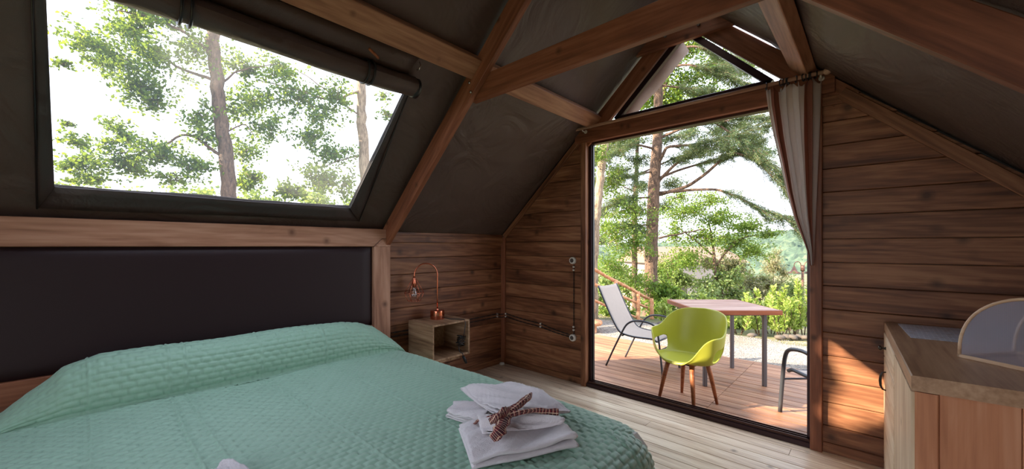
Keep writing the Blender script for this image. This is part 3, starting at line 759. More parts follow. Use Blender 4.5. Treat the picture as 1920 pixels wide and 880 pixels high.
folded('towel', [tuple(on_z(*q, TZ)[:2]) for q in ((330, 935), (425, 880), (520, 905), (430, 975))], TZ, 3, .013, M['towel'], 'second white folded towel cut by the bottom picture edge', 'towel', seed=5)

# tartan tie
tz = TZ+.058+.034
tie = empty('ribbon_tie', (2.08, 1.335, tz), label='red tartan cloth ribbon knotted around the white towels', cat='ribbon')
def ribbon(name, pts, wd, twist=0.0, fluff=1.0):
    pts = np.array(pts, float); n = 34; tt_ = np.linspace(0, 1, len(pts)); u = np.linspace(0, 1, n); C_ = np.stack([np.interp(u, tt_, pts[:, i]) for i in range(3)], -1)
    for _ in range(4): C_[1:-1] = (C_[:-2]+2*C_[1:-1]+C_[2:])/4
    T_ = np.gradient(C_, axis=0); T_ /= np.linalg.norm(T_, axis=1, keepdims=True); V = []; F = []; UVs = []
    w = np.interp(u, np.linspace(0, 1, len(wd)), wd); m = 12
    for i in range(n):
        a_ = np.cross(T_[i], [0, 0, 1]); a_ /= np.linalg.norm(a_)+1e-9; b_ = np.cross(a_, T_[i]); tw = twist*u[i]
        a2 = a_*math.cos(tw)+b_*math.sin(tw); b2 = -a_*math.sin(tw)+b_*math.cos(tw)
        for k in range(m):
            an = 2*PI*k/m; rr = w[i]*(1+.18*math.sin(3*an+i*.6)); V.append(C_[i]+a2*math.cos(an)*rr+b2*math.sin(an)*rr*.55); UVs.append((u[i], k/m))
    for i in range(n-1):
        for k in range(m): l = (k+1) % m; F.append((i*m+k, i*m+l, (i+1)*m+l, (i+1)*m+k))
    F.append(tuple(range(m))); F.append(tuple((n-1)*m+k for k in range(m)))
    V = np.array(V); c = (V.max(0)+V.min(0))/2
    me = bpy.data.meshes.new(name); me.from_pydata((V-c).tolist(), [], F); uvl = me.uv_layers.new()
    for lp in me.loops: uvl.data[lp.index].uv = UVs[lp.vertex_index]
    me.shade_smooth(); return link(name, me, M['tartan'], tie, c.tolist())
def tl(u, v, z=tz):
    d_ = FW+RT*((u-PX)/FOC)+np.array([0, 0, (HY-v)/FOC]); t_ = (z-CAM[2])/d_[2]; p = CAM+d_*t_; return (p[0]-2.08, p[1]-1.335, z-tz)
ribbon('band', [tl(890, 795, tz-.045), tl(897, 788, tz-.02), tl(925, 781), tl(945, 777, tz+.012)], [0.0096, 0.0096, 0.0144, 0.0192])
ribbon('loop', [tl(930, 790, tz+.01), tl(948, 775, tz+.026), tl(965, 765, tz+.034), tl(980, 755, tz+.036), tl(993, 744, tz+.03)], [0.0224, 0.0288, 0.024, 0.0288, 0.0208], 1.0)
ribbon('tail', [tl(945, 780, tz+.02), tl(970, 774, tz+.03), tl(1000, 770, tz+.022), tl(1022, 772, tz+.012), tl(1047, 774, tz+.008)], [0.0256, 0.0192, 0.016, 0.0176, 0.016], 1.4)
ribbon('tail', [tl(950, 782, tz+.02), tl(942, 797, tz+.018), tl(935, 810, tz+.004), tl(923, 824, tz-.022)], [0.024, 0.0224, 0.0272, 0.016], .8)
ribbon('knot', [tl(918, 792, tz+.014), tl(932, 785, tz+.026), tl(944, 779, tz+.032), tl(957, 772, tz+.03)], [0.0192, 0.032, 0.0336, 0.0192], 2)

# ------------------------------------------------------------------ bedside box shelf, lamp
bs = empty('bedside_box', (.21, 2.345, .365), label='open wooden box shelf fixed to the wall beside the bed', cat='nightstand')
bx0, bx1, by0, by1, bz0, bz1 = .032, .42, 2.125, 2.565, .365, .70; T_ = .018
def bb(name, a, b): MB().box(((a[0]+b[0])/2-.21, (a[1]+b[1])/2-2.345, (a[2]+b[2])/2-.365), (b[0]-a[0], b[1]-a[1], b[2]-a[2]), ch=.003).build(name, M['crate'], bs)
bb('top_panel', (bx0, by0, bz1-T_), (bx1, by1, bz1)); bb('bottom_panel', (bx0, by0, bz0), (bx1, by1, bz0+T_))
bb('side_panel', (bx0, by0, bz0+T_), (bx1, by0+T_, bz1-T_)); bb('side_panel', (bx0, by1-T_, bz0+T_), (bx1, by1, bz1-T_))
bb('back_panel', (bx0, by0+T_, bz0+T_), (bx0+.012, by0+.17, bz1-T_)); bb('back_panel', (bx0, by0+.21, bz0+T_), (bx0+.012, by1-T_, bz1-T_))
bb('foot', (bx0+.05, by0+.1, bz0-.03), (bx1-.03, by1-.1, bz0))

lx, ly, lz = .175, 2.36, .70
lamp = empty('table_lamp', (lx, ly, lz), label='copper table lamp with bent neck and wire cage shade on the box', cat='lamp')
MB().lathe([(.001, 0), (.066, 0), (.068, .003), (.068, .082), (.066, .085), (.012, .087), (.012, .10), (.001, .10)], (0, 0, 0), 36).build('base', M['copper'], lamp, True, bevel=.001)
sd = np.array([-.07, -.24, 0]); sd = sd/np.linalg.norm(sd); Ra = .115
pts = [(0, 0, .09), (0, 0, .25), (0, 0, .43)]
for k in range(1, 17):
    w = PI*k/16; pts.append(tuple(sd*Ra*(1-math.cos(w))+np.array([0, 0, .43+Ra*math.sin(w)])))
ex = sd*Ra*2; pts.append((ex[0], ex[1], .41))
MB().tube(pts, .0065, 10).build('neck', M['copper'], lamp, True)
MB().lathe([(.001, .42), (.011, .42), (.014, .40), (.017, .36), (.017, .325), (.001, .325)], (ex[0], ex[1], 0), 16).build('socket', M['copper'], lamp, True)
mb = MB(); n6 = 6
top = [Vector((ex[0]+.018*math.cos(a), ex[1]+.018*math.sin(a), .40)) for a in np.arange(n6)*PI/3]
mid = [Vector((ex[0]+.088*math.cos(a), ex[1]+.088*math.sin(a), .268)) for a in np.arange(n6)*PI/3]
bot = [Vector((ex[0]+.058*math.cos(a), ex[1]+.058*math.sin(a), .192)) for a in np.arange(n6)*PI/3]
for k in range(n6):
    mb.tube([top[k], mid[k]], .0028, 6); mb.tube([mid[k], bot[k]], .0028, 6); mb.tube([mid[k], mid[(k+1) % 6]], .0022, 6); mb.tube([bot[k], bot[(k+1) % 6]], .0022, 6)
mb.build('cage', M['copper'], lamp, True)
MB().lathe([(.001, .325), (.012, .32), (.014, .30), (.028, .265), (.03, .25), (.024, .228), (.001, .218)], (ex[0], ex[1], 0), 18).build('bulb', M['bulb'], lamp, True)
cd = [(.06, .02, .02), (.12, .06, .006), (.20, .12, .006), (.238, .14, .004), (.252, .145, -.03), (.25, .13, -.12)]
for k in range(40):
    a = k*1.9; cd.append((.215+.03*math.cos(a)+.012*math.sin(k*2.3), .115+.045*math.sin(a)+.01*math.cos(k*3.1), -.15-.10*(k/39)-.02*math.sin(k*1.7)))
cd += [(.23, .09, -.30), (.262, .10, -.31), (.262, .105, -.345)]
MB().tube(cd, .0042, 6).build('cord', M['black'], lamp, True)
MB().tube([(.262, .105, -.34), (.264, .125, -.375), (.266, .14, -.41)], [.012, .015, .012], 10).build('plug', M['black'], lamp, True)

# ------------------------------------------------------------------ sockets, cables, insulators
def socket(z, lab):
    r_ = empty('wall_socket', (1.022, D, z), label=lab, cat='socket')
    MB().lathe([(.001, -.03), (.03, -.03), (.036, -.024), (.038, -.008), (.038, 0), (.001, 0)], (0, 0, 0), 28, 'Y').build('body', M['white'], r_, True)
    MB().lathe([(.001, -.034), (.02, -.034), (.022, -.029), (.001, -.029)], (0, 0, 0), 20, 'Y').build('insert', M['slate'], r_, True)
socket(1.262, 'upper white round ceramic wall fitting left of the door'); socket(.462, 'lower white round ceramic wall fitting left of the door')
def insul(p, axis, lab):
    r_ = empty('cable_insulator', p, label=lab, cat='insulator')
    for dz in (.016, -.016):
        c = (0, -.012, dz) if axis == 'Y' else (.012, 0, dz)
        MB().lathe([(.001, -.012), (.010, -.012), (.011, 0), (.006, .004), (.010, .008), (.001, .012)], c, 10, axis).build('knob', M['white'], r_, True)
insul((.07, D-.032 if False else D, .585), 'Y', 'porcelain cable insulator on the door wall next to the corner')
insul((.0, D-.10, .585), 'X', 'porcelain cable insulator on the bed wall next to the corner')
insul((.60, D, .535), 'Y', 'porcelain cable insulator midway between corner and door')
insul((1.035, D, .56), 'Y', 'porcelain cable insulator just above the lower wall fitting')
insul((1.035, D, 1.18), 'Y', 'porcelain cable insulator just below the upper wall fitting')
cables = MB()
def braid(p0, p1, n=40, r=.0042, sag=.006):
    p0, p1 = Vector(p0), Vector(p1); t_ = (p1-p0).normalized(); a = t_.orthogonal().normalized(); b = t_.cross(a)
    for ph in (0, PI):
        cables.tube([p0.lerp(p1, i/n)+(a*math.cos(i*1.2+ph)+b*math.sin(i*1.2+ph))*.0038-Vector((0, 0, sag*math.sin(PI*i/n))) for i in range(n+1)], r, 5)
for dz in (.018, -.018):
    braid((.016, 1.95, .585+dz), (.016, D-.10, .585+dz)); braid((.016, D-.10, .585+dz), (.07, D-.045, .585+dz), 6)
    braid((.07, D-.016, .585+dz), (.60, D-.016, .535+dz), 24); braid((.60, D-.016, .535+dz), (1.0, D-.016, .475+dz*.6), 18)
braid((1.036, D-.014, .50), (1.036, D-.014, 1.22), 50, r=.003, sag=0)
o_ = cables.build('twisted_cable', M['cable'], None, True); tag(o_, 'dark twisted electric cables running along the plank walls to the fittings', 'cable')
o_ = MB().lathe([(.001, 0), (.03, 0), (.032, .01), (.026, .022), (.001, .026)], (.06, D-.07, .001), 18).build('floor_cap', M['white'], None, True)
tag(o_, 'small white cap on the floor in the corner by the post', 'cap')

# ------------------------------------------------------------------ cabinet
cang = math.atan2(.055, 1.33)
cab = empty('cabinet', (3.432, 2.045, 0), cang, label='wooden cabinet with thick worktop against the right side', cat='cabinet')
CL, CD, CH = 1.335, .66, .94
def cbx(name, a, b, mat, parent=cab, ch=.002): return MB().box([(a[i]+b[i])/2 for i in range(3)], [b[i]-a[i] for i in range(3)], ch=ch).build(name, mat, parent)
ct = board('worktop', (CD/2-.0, .0, CH-.0275), (CD/2, CL, CH-.0275), .055, CD+.012, M['cabtop']); ct.parent = cab
o_ = board('side_stile', (.034, .012, 0), (.034, .012, CH-.058), .06, .02, M['cab'], up=(1, 0, 0)); o_.parent = cab
for i, (a, b) in enumerate(((.066, .25), (.2515, .45), (.4515, .65))):
    o_ = board('side_panel', ((a+b)/2, .022, .0), ((a+b)/2, .022, CH-.058), b-a, .018, M['cab'], up=(1, 0, 0), ch=.002); o_.parent = cab
cbx('far_side', (.02, CL-.03, 0), (CD-.01, CL-.01, CH-.057), M['cab']); cbx('back_panel', (CD-.02, .03, 0), (CD-.005, CL-.03, CH-.057), M['cab'])
cbx('inner_shelf', (.03, .03, .08), (CD-.02, CL-.03, .10), M['cab'])
o_ = board('front_panel', (.003, .335, .02), (.003, .335, CH-.062), .65, .018, M['cabfront'], up=(0, 1, 0)); o_.parent = cab
def frontb(name, y0, y1, z0, z1):
    o = board(name, (.002, y0, (z0+z1)/2), (.002, y1, (z0+z1)/2), z1-z0, .018, M['cabfront']); o.parent = cab; return o
frontb('plinth', .67, CL-.012, 0, .07); dr_ = frontb('drawer', .67, CL-.012, .735, CH-.064); do_ = frontb('door', .67, CL-.012, .078, .727)
kb = MB().lathe([(.001, 0), (.012, 0), (.007, .004), (.006, .016), (.014, .02), (.016, .028), (.010, .034), (.001, .035)], (0, 0, 0), 16, 'X').build('knob', M['pewter'], None, True)
kb.scale = (1, 1, 1); kb.parent = dr_; kb.rotation_euler = (0, 0, 0)
# drawer's local frame: X along the cabinet, Y across its thickness, Z up
kb.rotation_euler = (0, 0, PI/2); kb.location = (.17, .026, .0)
hn = MB().tube([(0, .008, .055), (0, .028, .05), (0, .036, .03), (0, .038, 0), (0, .036, -.03), (0, .028, -.05), (0, .008, -.055)], [.004, .004, .006, .007, .006, .004, .004], 8).lathe([(.001, .0), (.009, .0), (.009, .004), (.001, .004)], (0, .008, .055), 8, 'Y').lathe([(.001, .0), (.009, .0), (.009, .004), (.001, .004)], (0, .008, -.055), 8, 'Y').build('handle', M['pewter'], None, True)
hn.parent = do_; hn.location = (.17, .022, .21)

# leaflet on the worktop
def leaflet_mat():
    q = NT('printed_leaflet'); v = q.coord((1, 1, 1), rand=False); b = q.n('TexBrick'); q.l(v, b.inputs['Vector']); b.inputs['Scale'].default_value = 14
    b.inputs['Color1'].default_value = lin(176, 186, 206); b.inputs['Color2'].default_value = lin(196, 200, 212); b.inputs['Mortar'].default_value = lin(226, 228, 234); b.inputs['Mortar Size'].default_value = .03
    n = q.noise(v, 28, 3); q.l(q.mix(q.ramp(n, [(.52, (0, 0, 0)), (.6, (.6, .6, .6))]), b.outputs['Color'], lin(172, 160, 160)), q.b.inputs['Base Color']); q.b.inputs['Roughness'].default_value = .35; return q.m
me = MB(); pts = [(3.431, 3.345), (3.713, 3.385), (3.665, 2.90), (3.465, 2.876)]; cxm = (3.57, 3.12)
me.add([(p[0]-cxm[0], p[1]-cxm[1], 0) for p in pts]+[(p[0]-cxm[0], p[1]-cxm[1], .0015) for p in pts], [(3, 2, 1, 0), (4, 5, 6, 7)]+[(i, (i+1) % 4, (i+1) % 4+4, i+4) for i in range(4)])
lf = empty('place_mat', (cxm[0], cxm[1], CH+.0006), label='pale blue printed sheet lying at the far end of the worktop', cat='mat'); me.build('sheet', leaflet_mat(), lf, keep=True)

# net food cover, bamboo ribs
fang = math.radians(-38); e1 = Vector((math.cos(fang), math.sin(fang), 0)); e2 = Vector((-math.sin(fang), math.cos(fang), 0))
fo = Vector((3.592, 2.51, CH)); FL_, FWd, FH = .46, .30, .262
fc = empty('food_cover', tuple(fo+e1*FL_/2+e2*FWd/2), fang, label='arched bamboo food cover with white netting on the cabinet', cat='food cover')
hx_, hy_ = FL_/2, FWd/2
mb = MB()
for a, b in (((-hx_, -hy_), (hx_, -hy_)), ((hx_, -hy_), (hx_, hy_)), ((hx_, hy_), (-hx_, hy_)), ((-hx_, hy_), (-hx_, -hy_))):
    mb.box(((a[0]+b[0])/2, (a[1]+b[1])/2, .008), (abs(a[0]-b[0])+.01, abs(a[1]-b[1])+.01, .015), ch=.002)
mb.build('base_rim', M['bamboo'], fc)
arch = lambda t_: (-hx_*math.cos(t_), FH*math.sin(t_)**.8)
AT = [PI*k/28 for k in range(29)]
for yy_, rr in ((-hy_, .006), (hy_, .006)):
    MB().tube([(arch(t_)[0], yy_*(1-.0*math.sin(t_)), .012+arch(t_)[1]) for t_ in AT], rr, 8).build('rib', M['bamboo'], fc, True)
MB().box((0, -hy_-.003, .012+FH/2), (.014, .004, FH-.01), ch=.001).build('upright', M['bamboo'], fc)
P = np.zeros((29, 8, 3))
for i, t_ in enumerate(AT):
    for j in range(8): P[i, j] = (arch(t_)[0]*.99, -hy_+FWd*j/7, .012+arch(t_)[1]*.99)
mb = MB().grid(P)
for yy_ in (-hy_, hy_):
    vs = [(arch(t_)[0]*.99, yy_, .012+arch(t_)[1]*.99) for t_ in AT]+[(arch(t_)[0]*.99, yy_, .012) for t_ in AT]
    mb.add(vs, [(i, i+1, 30+i, 29+i) for i in range(28)])
mb.build('netting', M['net'], fc, True)
c = fo+e1*.235+e2*.15
pl_ = empty('wooden_plate', tuple(c), label='round wooden serving plate under the net cover', cat='plate')
MB().lathe([(.001, .001), (.09, .001), (.118, .02), (.128, .036), (.123, .036), (.108, .022), (.08, .014), (.001, .014)], (0, 0, 0), 40).build('plate', M['bowlwood'], pl_, True)
g_ = empty('saucer', tuple(c+Vector((.03, -.015, .0145))), label='small white saucer with a green leaf print on the wooden plate', cat='saucer')
MB().lathe([(.001, 0), (.04, 0), (.068, .012), (.070, .016), (.066, .016), (.04, .006), (.001, .006)], (0, 0, 0), 32).build('dish', M['white'], g_, True)
lv = MB()
for a in (0.3, 1.7, 3.1, 4.6): lv.add([(0.004*math.cos(a), .004*math.sin(a), .0075), (.022*math.cos(a+.5), .022*math.sin(a+.5), .0078), (.042*math.cos(a), .042*math.sin(a), .0105), (.022*math.cos(a-.5), .022*math.sin(a-.5), .0078)], [(0, 1, 2, 3)])
lv.build('leaf_print', plain('print_green', lin(110, 140, 90), .4), g_)
c2 = fo+e1*.27+e2*.20
cp = empty('cup', tuple(c2+Vector((.05, .03, .0365))), label='white cup standing at the back under the net cover', cat='cup')
MB().lathe([(.001, 0), (.022, 0), (.026, .006), (.036, .04), (.042, .085), (.039, .085), (.033, .04), (.02, .01), (.001, .01)], (0, 0, 0), 28).build('bowl', M['white'], cp, True)
MB().tube([(.038, 0, .07), (.058, 0, .068), (.062, 0, .045), (.048, 0, .026), (.033, 0, .026)], .0045, 8).build('handle', M['white'], cp, True)

# ------------------------------------------------------------------ outside: deck, ground, gravel
DZ = -.055
dk = empty('deck', (2, 4.5, DZ), kind='structure')
y = D+.125; BWd = .138
while y < 5.75:
    for a, b in ((-.9, 2.205), (2.209, 5.6)):
        board('board', (a, y+BWd/2, DZ-.014), (b, y+BWd/2, DZ-.014), .028, BWd-.010, M['deck'], dk)
    y += BWd
for yy_ in (D+.15, 4.6, 5.6): board('joist', (-.9, yy_, DZ-.08), (5.6, yy_, DZ-.08), .10, .05, M['beam'], dk)
def ghz(x, y):
    z = -.17-.00*x
    s = np.maximum(0, y-7.6); z = z-np.minimum(s*.10, 3.0)-.0*s
    l = np.maximum(0, -x-1.6)*(y > -60); z = z-np.minimum(l*.12, 2.5)
    return z+.03*np.sin(x*1.7+y)+.02*np.sin(y*2.9-x*1.1)
gx = np.concatenate([np.linspace(-60, -4, 40), np.linspace(-3.6, 9, 64), np.linspace(10, 60, 30)]); gy = np.concatenate([np.linspace(-50, 3, 36), np.linspace(3.3, 13, 50), np.linspace(14, 90, 60)])
GX, GY = np.meshgrid(gx, gy, indexing='ij'); GZ = ghz(GX, GY)-.02
idx = np.arange(GX.size).reshape(GX.shape); Fq = np.stack([idx[:-1, :-1], idx[1:, :-1], idx[1:, 1:], idx[:-1, 1:]], -1).reshape(-1, 4)
o_ = np_mesh('ground', np.stack([GX, GY, GZ], -1).reshape(-1, 3), Fq, M['soil'], None, True); o_['kind'] = 'structure'
gx = np.linspace(-2.2, 7, 60); gy = np.linspace(3.6, 8.3, 40); GX, GY = np.meshgrid(gx, gy, indexing='ij')
ed = np.minimum(np.minimum(GX+2.2, 8.3-GY+.35*np.sin(GX*1.7)), 3); GZ = ghz(GX, GY)+np.where(ed < .25, -.06, .02)
idx = np.arange(GX.size).reshape(GX.shape); Fq = np.stack([idx[:-1, :-1], idx[1:, :-1], idx[1:, 1:], idx[:-1, 1:]], -1).reshape(-1, 4)
o_ = np_mesh('gravel_path', np.stack([GX, GY, GZ], -1).reshape(-1, 3), Fq, M['gravel'], None, True); o_['kind'] = 'structure'
n = 9000; px_ = rng.uniform(-2, 5, n); py_ = rng.uniform(5.6, 8.2, n); pz_ = ghz(px_, py_)+.022; r_ = rng.uniform(.006, .014, n)
oct_v = np.array([(1, 0, 0), (-1, 0, 0), (0, 1, 0), (0, -1, 0), (0, 0, .7), (0, 0, -.7)]); oct_f = np.array([(0, 2, 4), (2, 1, 4), (1, 3, 4), (3, 0, 4), (2, 0, 5), (1, 2, 5), (3, 1, 5), (0, 3, 5)])
a_ = rng.uniform(0, 6.28, n); R_ = np.stack([np.stack([np.cos(a_), -np.sin(a_), 0*a_], -1), np.stack([np.sin(a_), np.cos(a_), 0*a_], -1), np.stack([0*a_, 0*a_, 0*a_+1], -1)], 1)
V = np.einsum('nij,kj->nki', R_, oct_v)*(r_[:, None, None]*rng.uniform(.6, 1.2, (n, 1, 3)))+np.stack([px_, py_, pz_], -1)[:, None, :]
F = (oct_f[None]+np.arange(n)[:, None, None]*6).reshape(-1, 3)
o_ = np_mesh('pebbles', V.reshape(-1, 3), F, M['pebble'], None); tag(o_, 'loose pale pebbles strewn on the gravel behind the deck', 'gravel', kind='stuff')

# ------------------------------------------------------------------ green armchair
def armchair(loc, rz):
    root = empty('armchair', loc, rz, label='lime green plastic shell armchair with wooden legs on the deck', cat='chair')
    na, nr_ = 72, 30; P = np.zeros((na, nr_, 3)); SZ = .425
    # angle 0 = front (-Y)
    for i in range(na):
        w = 2*PI*i/na; d = abs(((w+PI) % (2*PI))-PI)/PI       # 0 front .. 1 back
        hgt = float(np.interp(d, [0, .10, .17, .22, .27, .34, .50, .57, .65, .73, .84, 1.0], [-.012, .0, .04, .13, .215, .25, .255, .275, .36, .415, .438, .445]))
        a_ = .285+.03*float(np.interp(d, [0, .2, .35, .5, .7, 1], [-.3, .6, 1.3, 1.2, .4, -.5])); ex_ = 2.7
        s_, c_ = math.sin(w), math.cos(w); rad = 1/((abs(s_)**ex_+abs(c_)**ex_)**(1/ex_))
        fx, fy = s_*rad*a_*1.02, -c_*rad*(.235 if d < .5 else .25)
        back = max(0, (d-.5)*2)
        for j in range(nr_):
            t_ = j/(nr_-1); g = math.sin(min(1, t_/.70)*PI/2)**.92*.90+.10*max(0, (t_-.5)/.5)
            hh = max(0, (t_-.42)/.58)**1.25; dish = -.018*math.cos(min(1, t_/.7)*PI/2)
            z = SZ+dish+hgt*hh
            y_ = fy*g+(.075*back*hh); x_ = fx*g
            if d < .12: z -= .02*max(0, (t_-.75)/.25)**2
            P[i, j] = (x_, y_, z)
    F = []
    def hole(i, j):
        k = i if i < na//2 else na-1-i
        if not (14 <= k <= 21 and 15 <= j <= 21): return False
        return not (k in (14, 21) and j in (15, 21))
    for i in range(na):
        for j in range(nr_-1):
            if hole(i, j): continue
            a = i*nr_+j; b = ((i+1) % na)*nr_+j; F.append((a, b, b+1, a+1))
    me = bpy.data.meshes.new('seat_shell'); me.from_pydata(P.reshape(-1, 3).tolist(), [], F); bm = bmesh.new(); bm.from_mesh(me)
    bmesh.ops.remove_doubles(bm, verts=bm.verts[:], dist=.0012); bmesh.ops.recalc_face_normals(bm, faces=bm.faces[:])
    bed_ = [v for v in bm.verts if any(e.is_boundary for e in v.link_edges)]
    for _ in range(3): bmesh.ops.smooth_vert(bm, verts=bed_, factor=.5, use_axis_x=True, use_axis_y=True, use_axis_z=True)
    bm.to_mesh(me); bm.free(); me.shade_smooth()
    o = link('seat_shell', me, M['green'], root); s = o.modifiers.new('s', 'SOLIDIFY'); s.thickness = .011; s.offset = 0; ss_ = o.modifiers.new('ss', 'SUBSURF'); ss_.levels = 1; ss_.render_levels = 1
    MB().box((0, .0, SZ-.035), (.26, .26, .014), ch=.005).build('mount_plate', M['black'], root)
    for sx_ in (-1, 1):
        for sy_ in (-1, 1):
            MB().tube([(.115*sx_, .12*sy_, SZ-.02), (.14*sx_, .15*sy_, .26), (.178*sx_, .19*sy_, 0)], [.024, .021, .013], 14).build('leg', M['leg'], root, True)
    return root
armchair((2.035, 3.845, DZ), math.radians(-13))

# ------------------------------------------------------------------ sling chairs
def sling_chair(loc, rz, label, bar=.0115):
    """faces local +X"""
    root = empty('garden_chair', loc, rz, label=label, cat='chair', group=None); hw = .255
    for sy_ in (-1, 1):
        y_ = sy_*hw
        pts = [(-.34, y_, 0), (-.235, y_, .23), (-.13, y_, .44), (-.075, y_, .54), (0, y_, .59), (.10, y_, .605), (.20, y_, .595), (.27, y_, .57), (.305, y_, .50), (.33, y_, .30), (.36, y_, 0)]
        rs_, _ = None, None
        P3 = np.array(pts); tt_ = np.linspace(0, 1, len(pts)); u = np.linspace(0, 1, 40); Q = np.stack([np.interp(u, tt_, P3[:, i]) for i in range(3)], -1)
        for _ in range(3): Q[1:-1] = (Q[:-2]+2*Q[1:-1]+Q[2:])/4
        MB().tube(Q.tolist(), bar, 8).build('arm_frame', M['ribbed_grey'], root, True)
        yi = sy_*(hw-.02)
        P3 = np.array([(-.46, yi, .97), (-.38, yi, .80), (-.28, yi, .60), (-.19, yi, .45), (-.13, yi, .415), (.0, yi, .40), (.14, yi, .405), (.24, yi, .41), (.285, yi, .385)]); tt_ = np.linspace(0, 1, 9); Q = np.stack([np.interp(u, tt_, P3[:, i]) for i in range(3)], -1)
        for _ in range(3): Q[1:-1] = (Q[:-2]+2*Q[1:-1]+Q[2:])/4
        MB().tube(Q.tolist(), bar*.95, 8).build('side_rail', M['ribbed_grey'], root, True)
    for a_, b_, c_ in ((.285, .385, .235), (-.13, .40, .25), (.33, .30, .25)): MB().tube([(a_, -c_, b_), (a_, c_, b_)], .009, 8).build('cross_bar', M['ribbed_grey'], root, True)
    P = np.zeros((40, 9, 3))
    for i in range(40):
        for j in range(9):
            t_ = j/8*2-1; P[i, j] = (Q[i, 0], t_*.235, Q[i, 2]-.012*(1-t_*t_))
    o = MB().grid(P).build('sling', M['sling'], root, True); o.modifiers.new('s', 'SOLIDIFY').thickness = .003
    MB().tube([(.355, -.255, .012), (.355, -.255, 0)], .014, 8).build('foot_cap', M['black'], root)
    return root
sling_chair((1.235, 4.62, DZ), math.radians(0), 'grey sling garden chair left of the green armchair, facing right')
sling_chair((3.145, 4.11, DZ), math.radians(135), 'grey sling garden chair mostly hidden behind the right door post', bar=.0165)

# ------------------------------------------------------------------ garden table
tang = math.atan2(.54, .86)
tb = empty('garden_table', (2.04, 4.86, DZ), math.atan2(.55, .61), label='square wooden topped table with grey steel legs on the deck', cat='table')
TT = .755-DZ
for k in range(5):
    w_ = .82/5; yy_ = -.41+w_*(k+.5)
    o_ = board('table_plank', (-.41, yy_, TT-.016), (.41, yy_, TT-.016), .032, w_-.002, M['tabletop'], ch=.002); o_.parent = tb
for s_ in (-1, 1):
    o_ = board('edge_board', (-.422, s_*.418, TT-.024), (.422, s_*.418, TT-.024), .046, .016, M['tedge'], ch=.002); o_.parent = tb
    o_ = board('edge_board', (s_*.418, -.41, TT-.024), (s_*.418, .41, TT-.024), .046, .016, M['tedge'], ch=.002); o_.parent = tb
mb = MB()
for s_ in (-1, 1): mb.box((0, s_*.30, TT-.052), (.62, .03, .04)); mb.box((s_*.30, 0, TT-.052), (.03, .57, .04))
mb.build('under_frame', M['greysteel'], tb)
for sx_ in (-1, 1):
    for sy_ in (-1, 1): MB().box((.31*sx_, .31*sy_, (TT-.032)/2), (.036, .036, TT-.032), ch=.003).build('leg', M['greysteel'], tb)

# ------------------------------------------------------------------ log railing, slab
lr = empty('log_railing', (-.55, 7.4, -.2), label='rustic pale log railing going down beyond the deck', cat='railing')
l0 = Vector(lr.location)
def logp(p0, p1, r, name):
    p0, p1 = Vector(p0)-l0, Vector(p1)-l0; n_ = 9; pts = [p0.lerp(p1, i/n_)+Vector((.008*math.sin(i*2.1), .006*math.cos(i*1.7), .007*math.sin(i*1.3+1))) for i in range(n_+1)]
    MB().tube(pts, [r*(1+.08*math.sin(i*2.7)) for i in range(n_+1)], 10).build(name, M['rail'], lr, True)
def mark(u, v, d): return tuple(at(u, v, d))
pz = [(1110, 503, 595, 7.5, .055), (1155, 527, 610, 8.0, .04), (1197, 549, 615, 8.6, .04), (1222, 562, 620, 9.1, .045)]
for u, v0, v1, d_, r_ in pz:
    a_ = mark(u, v0, d_); b_ = (a_[0], a_[1], float(ghz(np.array(a_[0]), np.array(a_[1])))-.05); logp(b_, (a_[0], a_[1], a_[2]+.02), r_, 'post')
logp(mark(1108, 503, 7.5), mark(1216, 560, 9.0), .034, 'rail'); logp(mark(1108, 531, 7.45), mark(1214, 577, 9.0), .028, 'rail'); logp(mark(1108, 562, 7.45), mark(1214, 604, 9.0), .026, 'rail')
sb = mark(1116, 606, 7.2)
o_ = MB().lathe([(.001, 0), (.2, 0), (.22, .03), (.21, .07), (.001, .075)], (sb[0]-.1, sb[1], sb[2]-.04), 14).lathe([(.001, -.4), (.13, -.4), (.11, 0), (.001, 0)], (sb[0]-.1, sb[1], sb[2]-.04), 12).build('stump_seat', M['rail'], None, True)
tag(o_, 'flat topped orange wood stump beside the railing post', 'stump')

# ------------------------------------------------------------------ plants
def leaves(C_, size, aspect=.5, droop=.0, seed=0, dirs=None):
    r_ = np.random.default_rng(seed); n_ = len(C_); s_ = size*r_.uniform(.6, 1.3, n_)
    a = r_.normal(size=(n_, 3)); 
    if dirs is not None: a = dirs+.35*a
    a[:, 2] -= droop; a /= np.linalg.norm(a, axis=1, keepdims=True)
    b = r_.normal(size=(n_, 3)); b -= a*np.sum(a*b, 1, keepdims=True); b /= np.linalg.norm(b, axis=1, keepdims=True); c_ = np.cross(a, b)
    w = (s_*aspect*.5)[:, None]; L = (s_*.5)[:, None]
    V = np.stack([C_-a*L, C_+b*w*.9-a*L*.15+c_*w*.3, C_+b*w+a*L*.35+c_*w*.3, C_+a*L, C_-b*w+a*L*.35+c_*w*.3, C_-b*w*.9-a*L*.15+c_*w*.3], 1)
    i = np.arange(n_)[:, None]*6; F = np.concatenate([i+np.array([0, 1, 2, 3]), i+np.array([0, 3, 4, 5])], 1).reshape(-1, 4)
    return V.reshape(-1, 3), F
def clump_points(c, rad, n_, r_, ntw=14):
    c = np.array(c, float); rad = np.array(rad, float)*np.ones(3)
    d_ = r_.normal(size=(ntw, 3)); d_ /= np.linalg.norm(d_, axis=1, keepdims=True); d_[:, 2] = d_[:, 2]*.8
    ends = d_*rad*r_.uniform(.6, 1.45, (ntw, 1)); st = r_.normal(size=(ntw, 3))*rad*.18
    k = r_.integers(0, ntw, n_); t_ = r_.uniform(0, 1, n_)**.75
    P_ = st[k]*(1-t_[:, None])+ends[k]*t_[:, None]+r_.normal(size=(n_, 3))*rad*.13
    return P_+c, [(c+st[i], c+ends[i]) for i in range(ntw)]
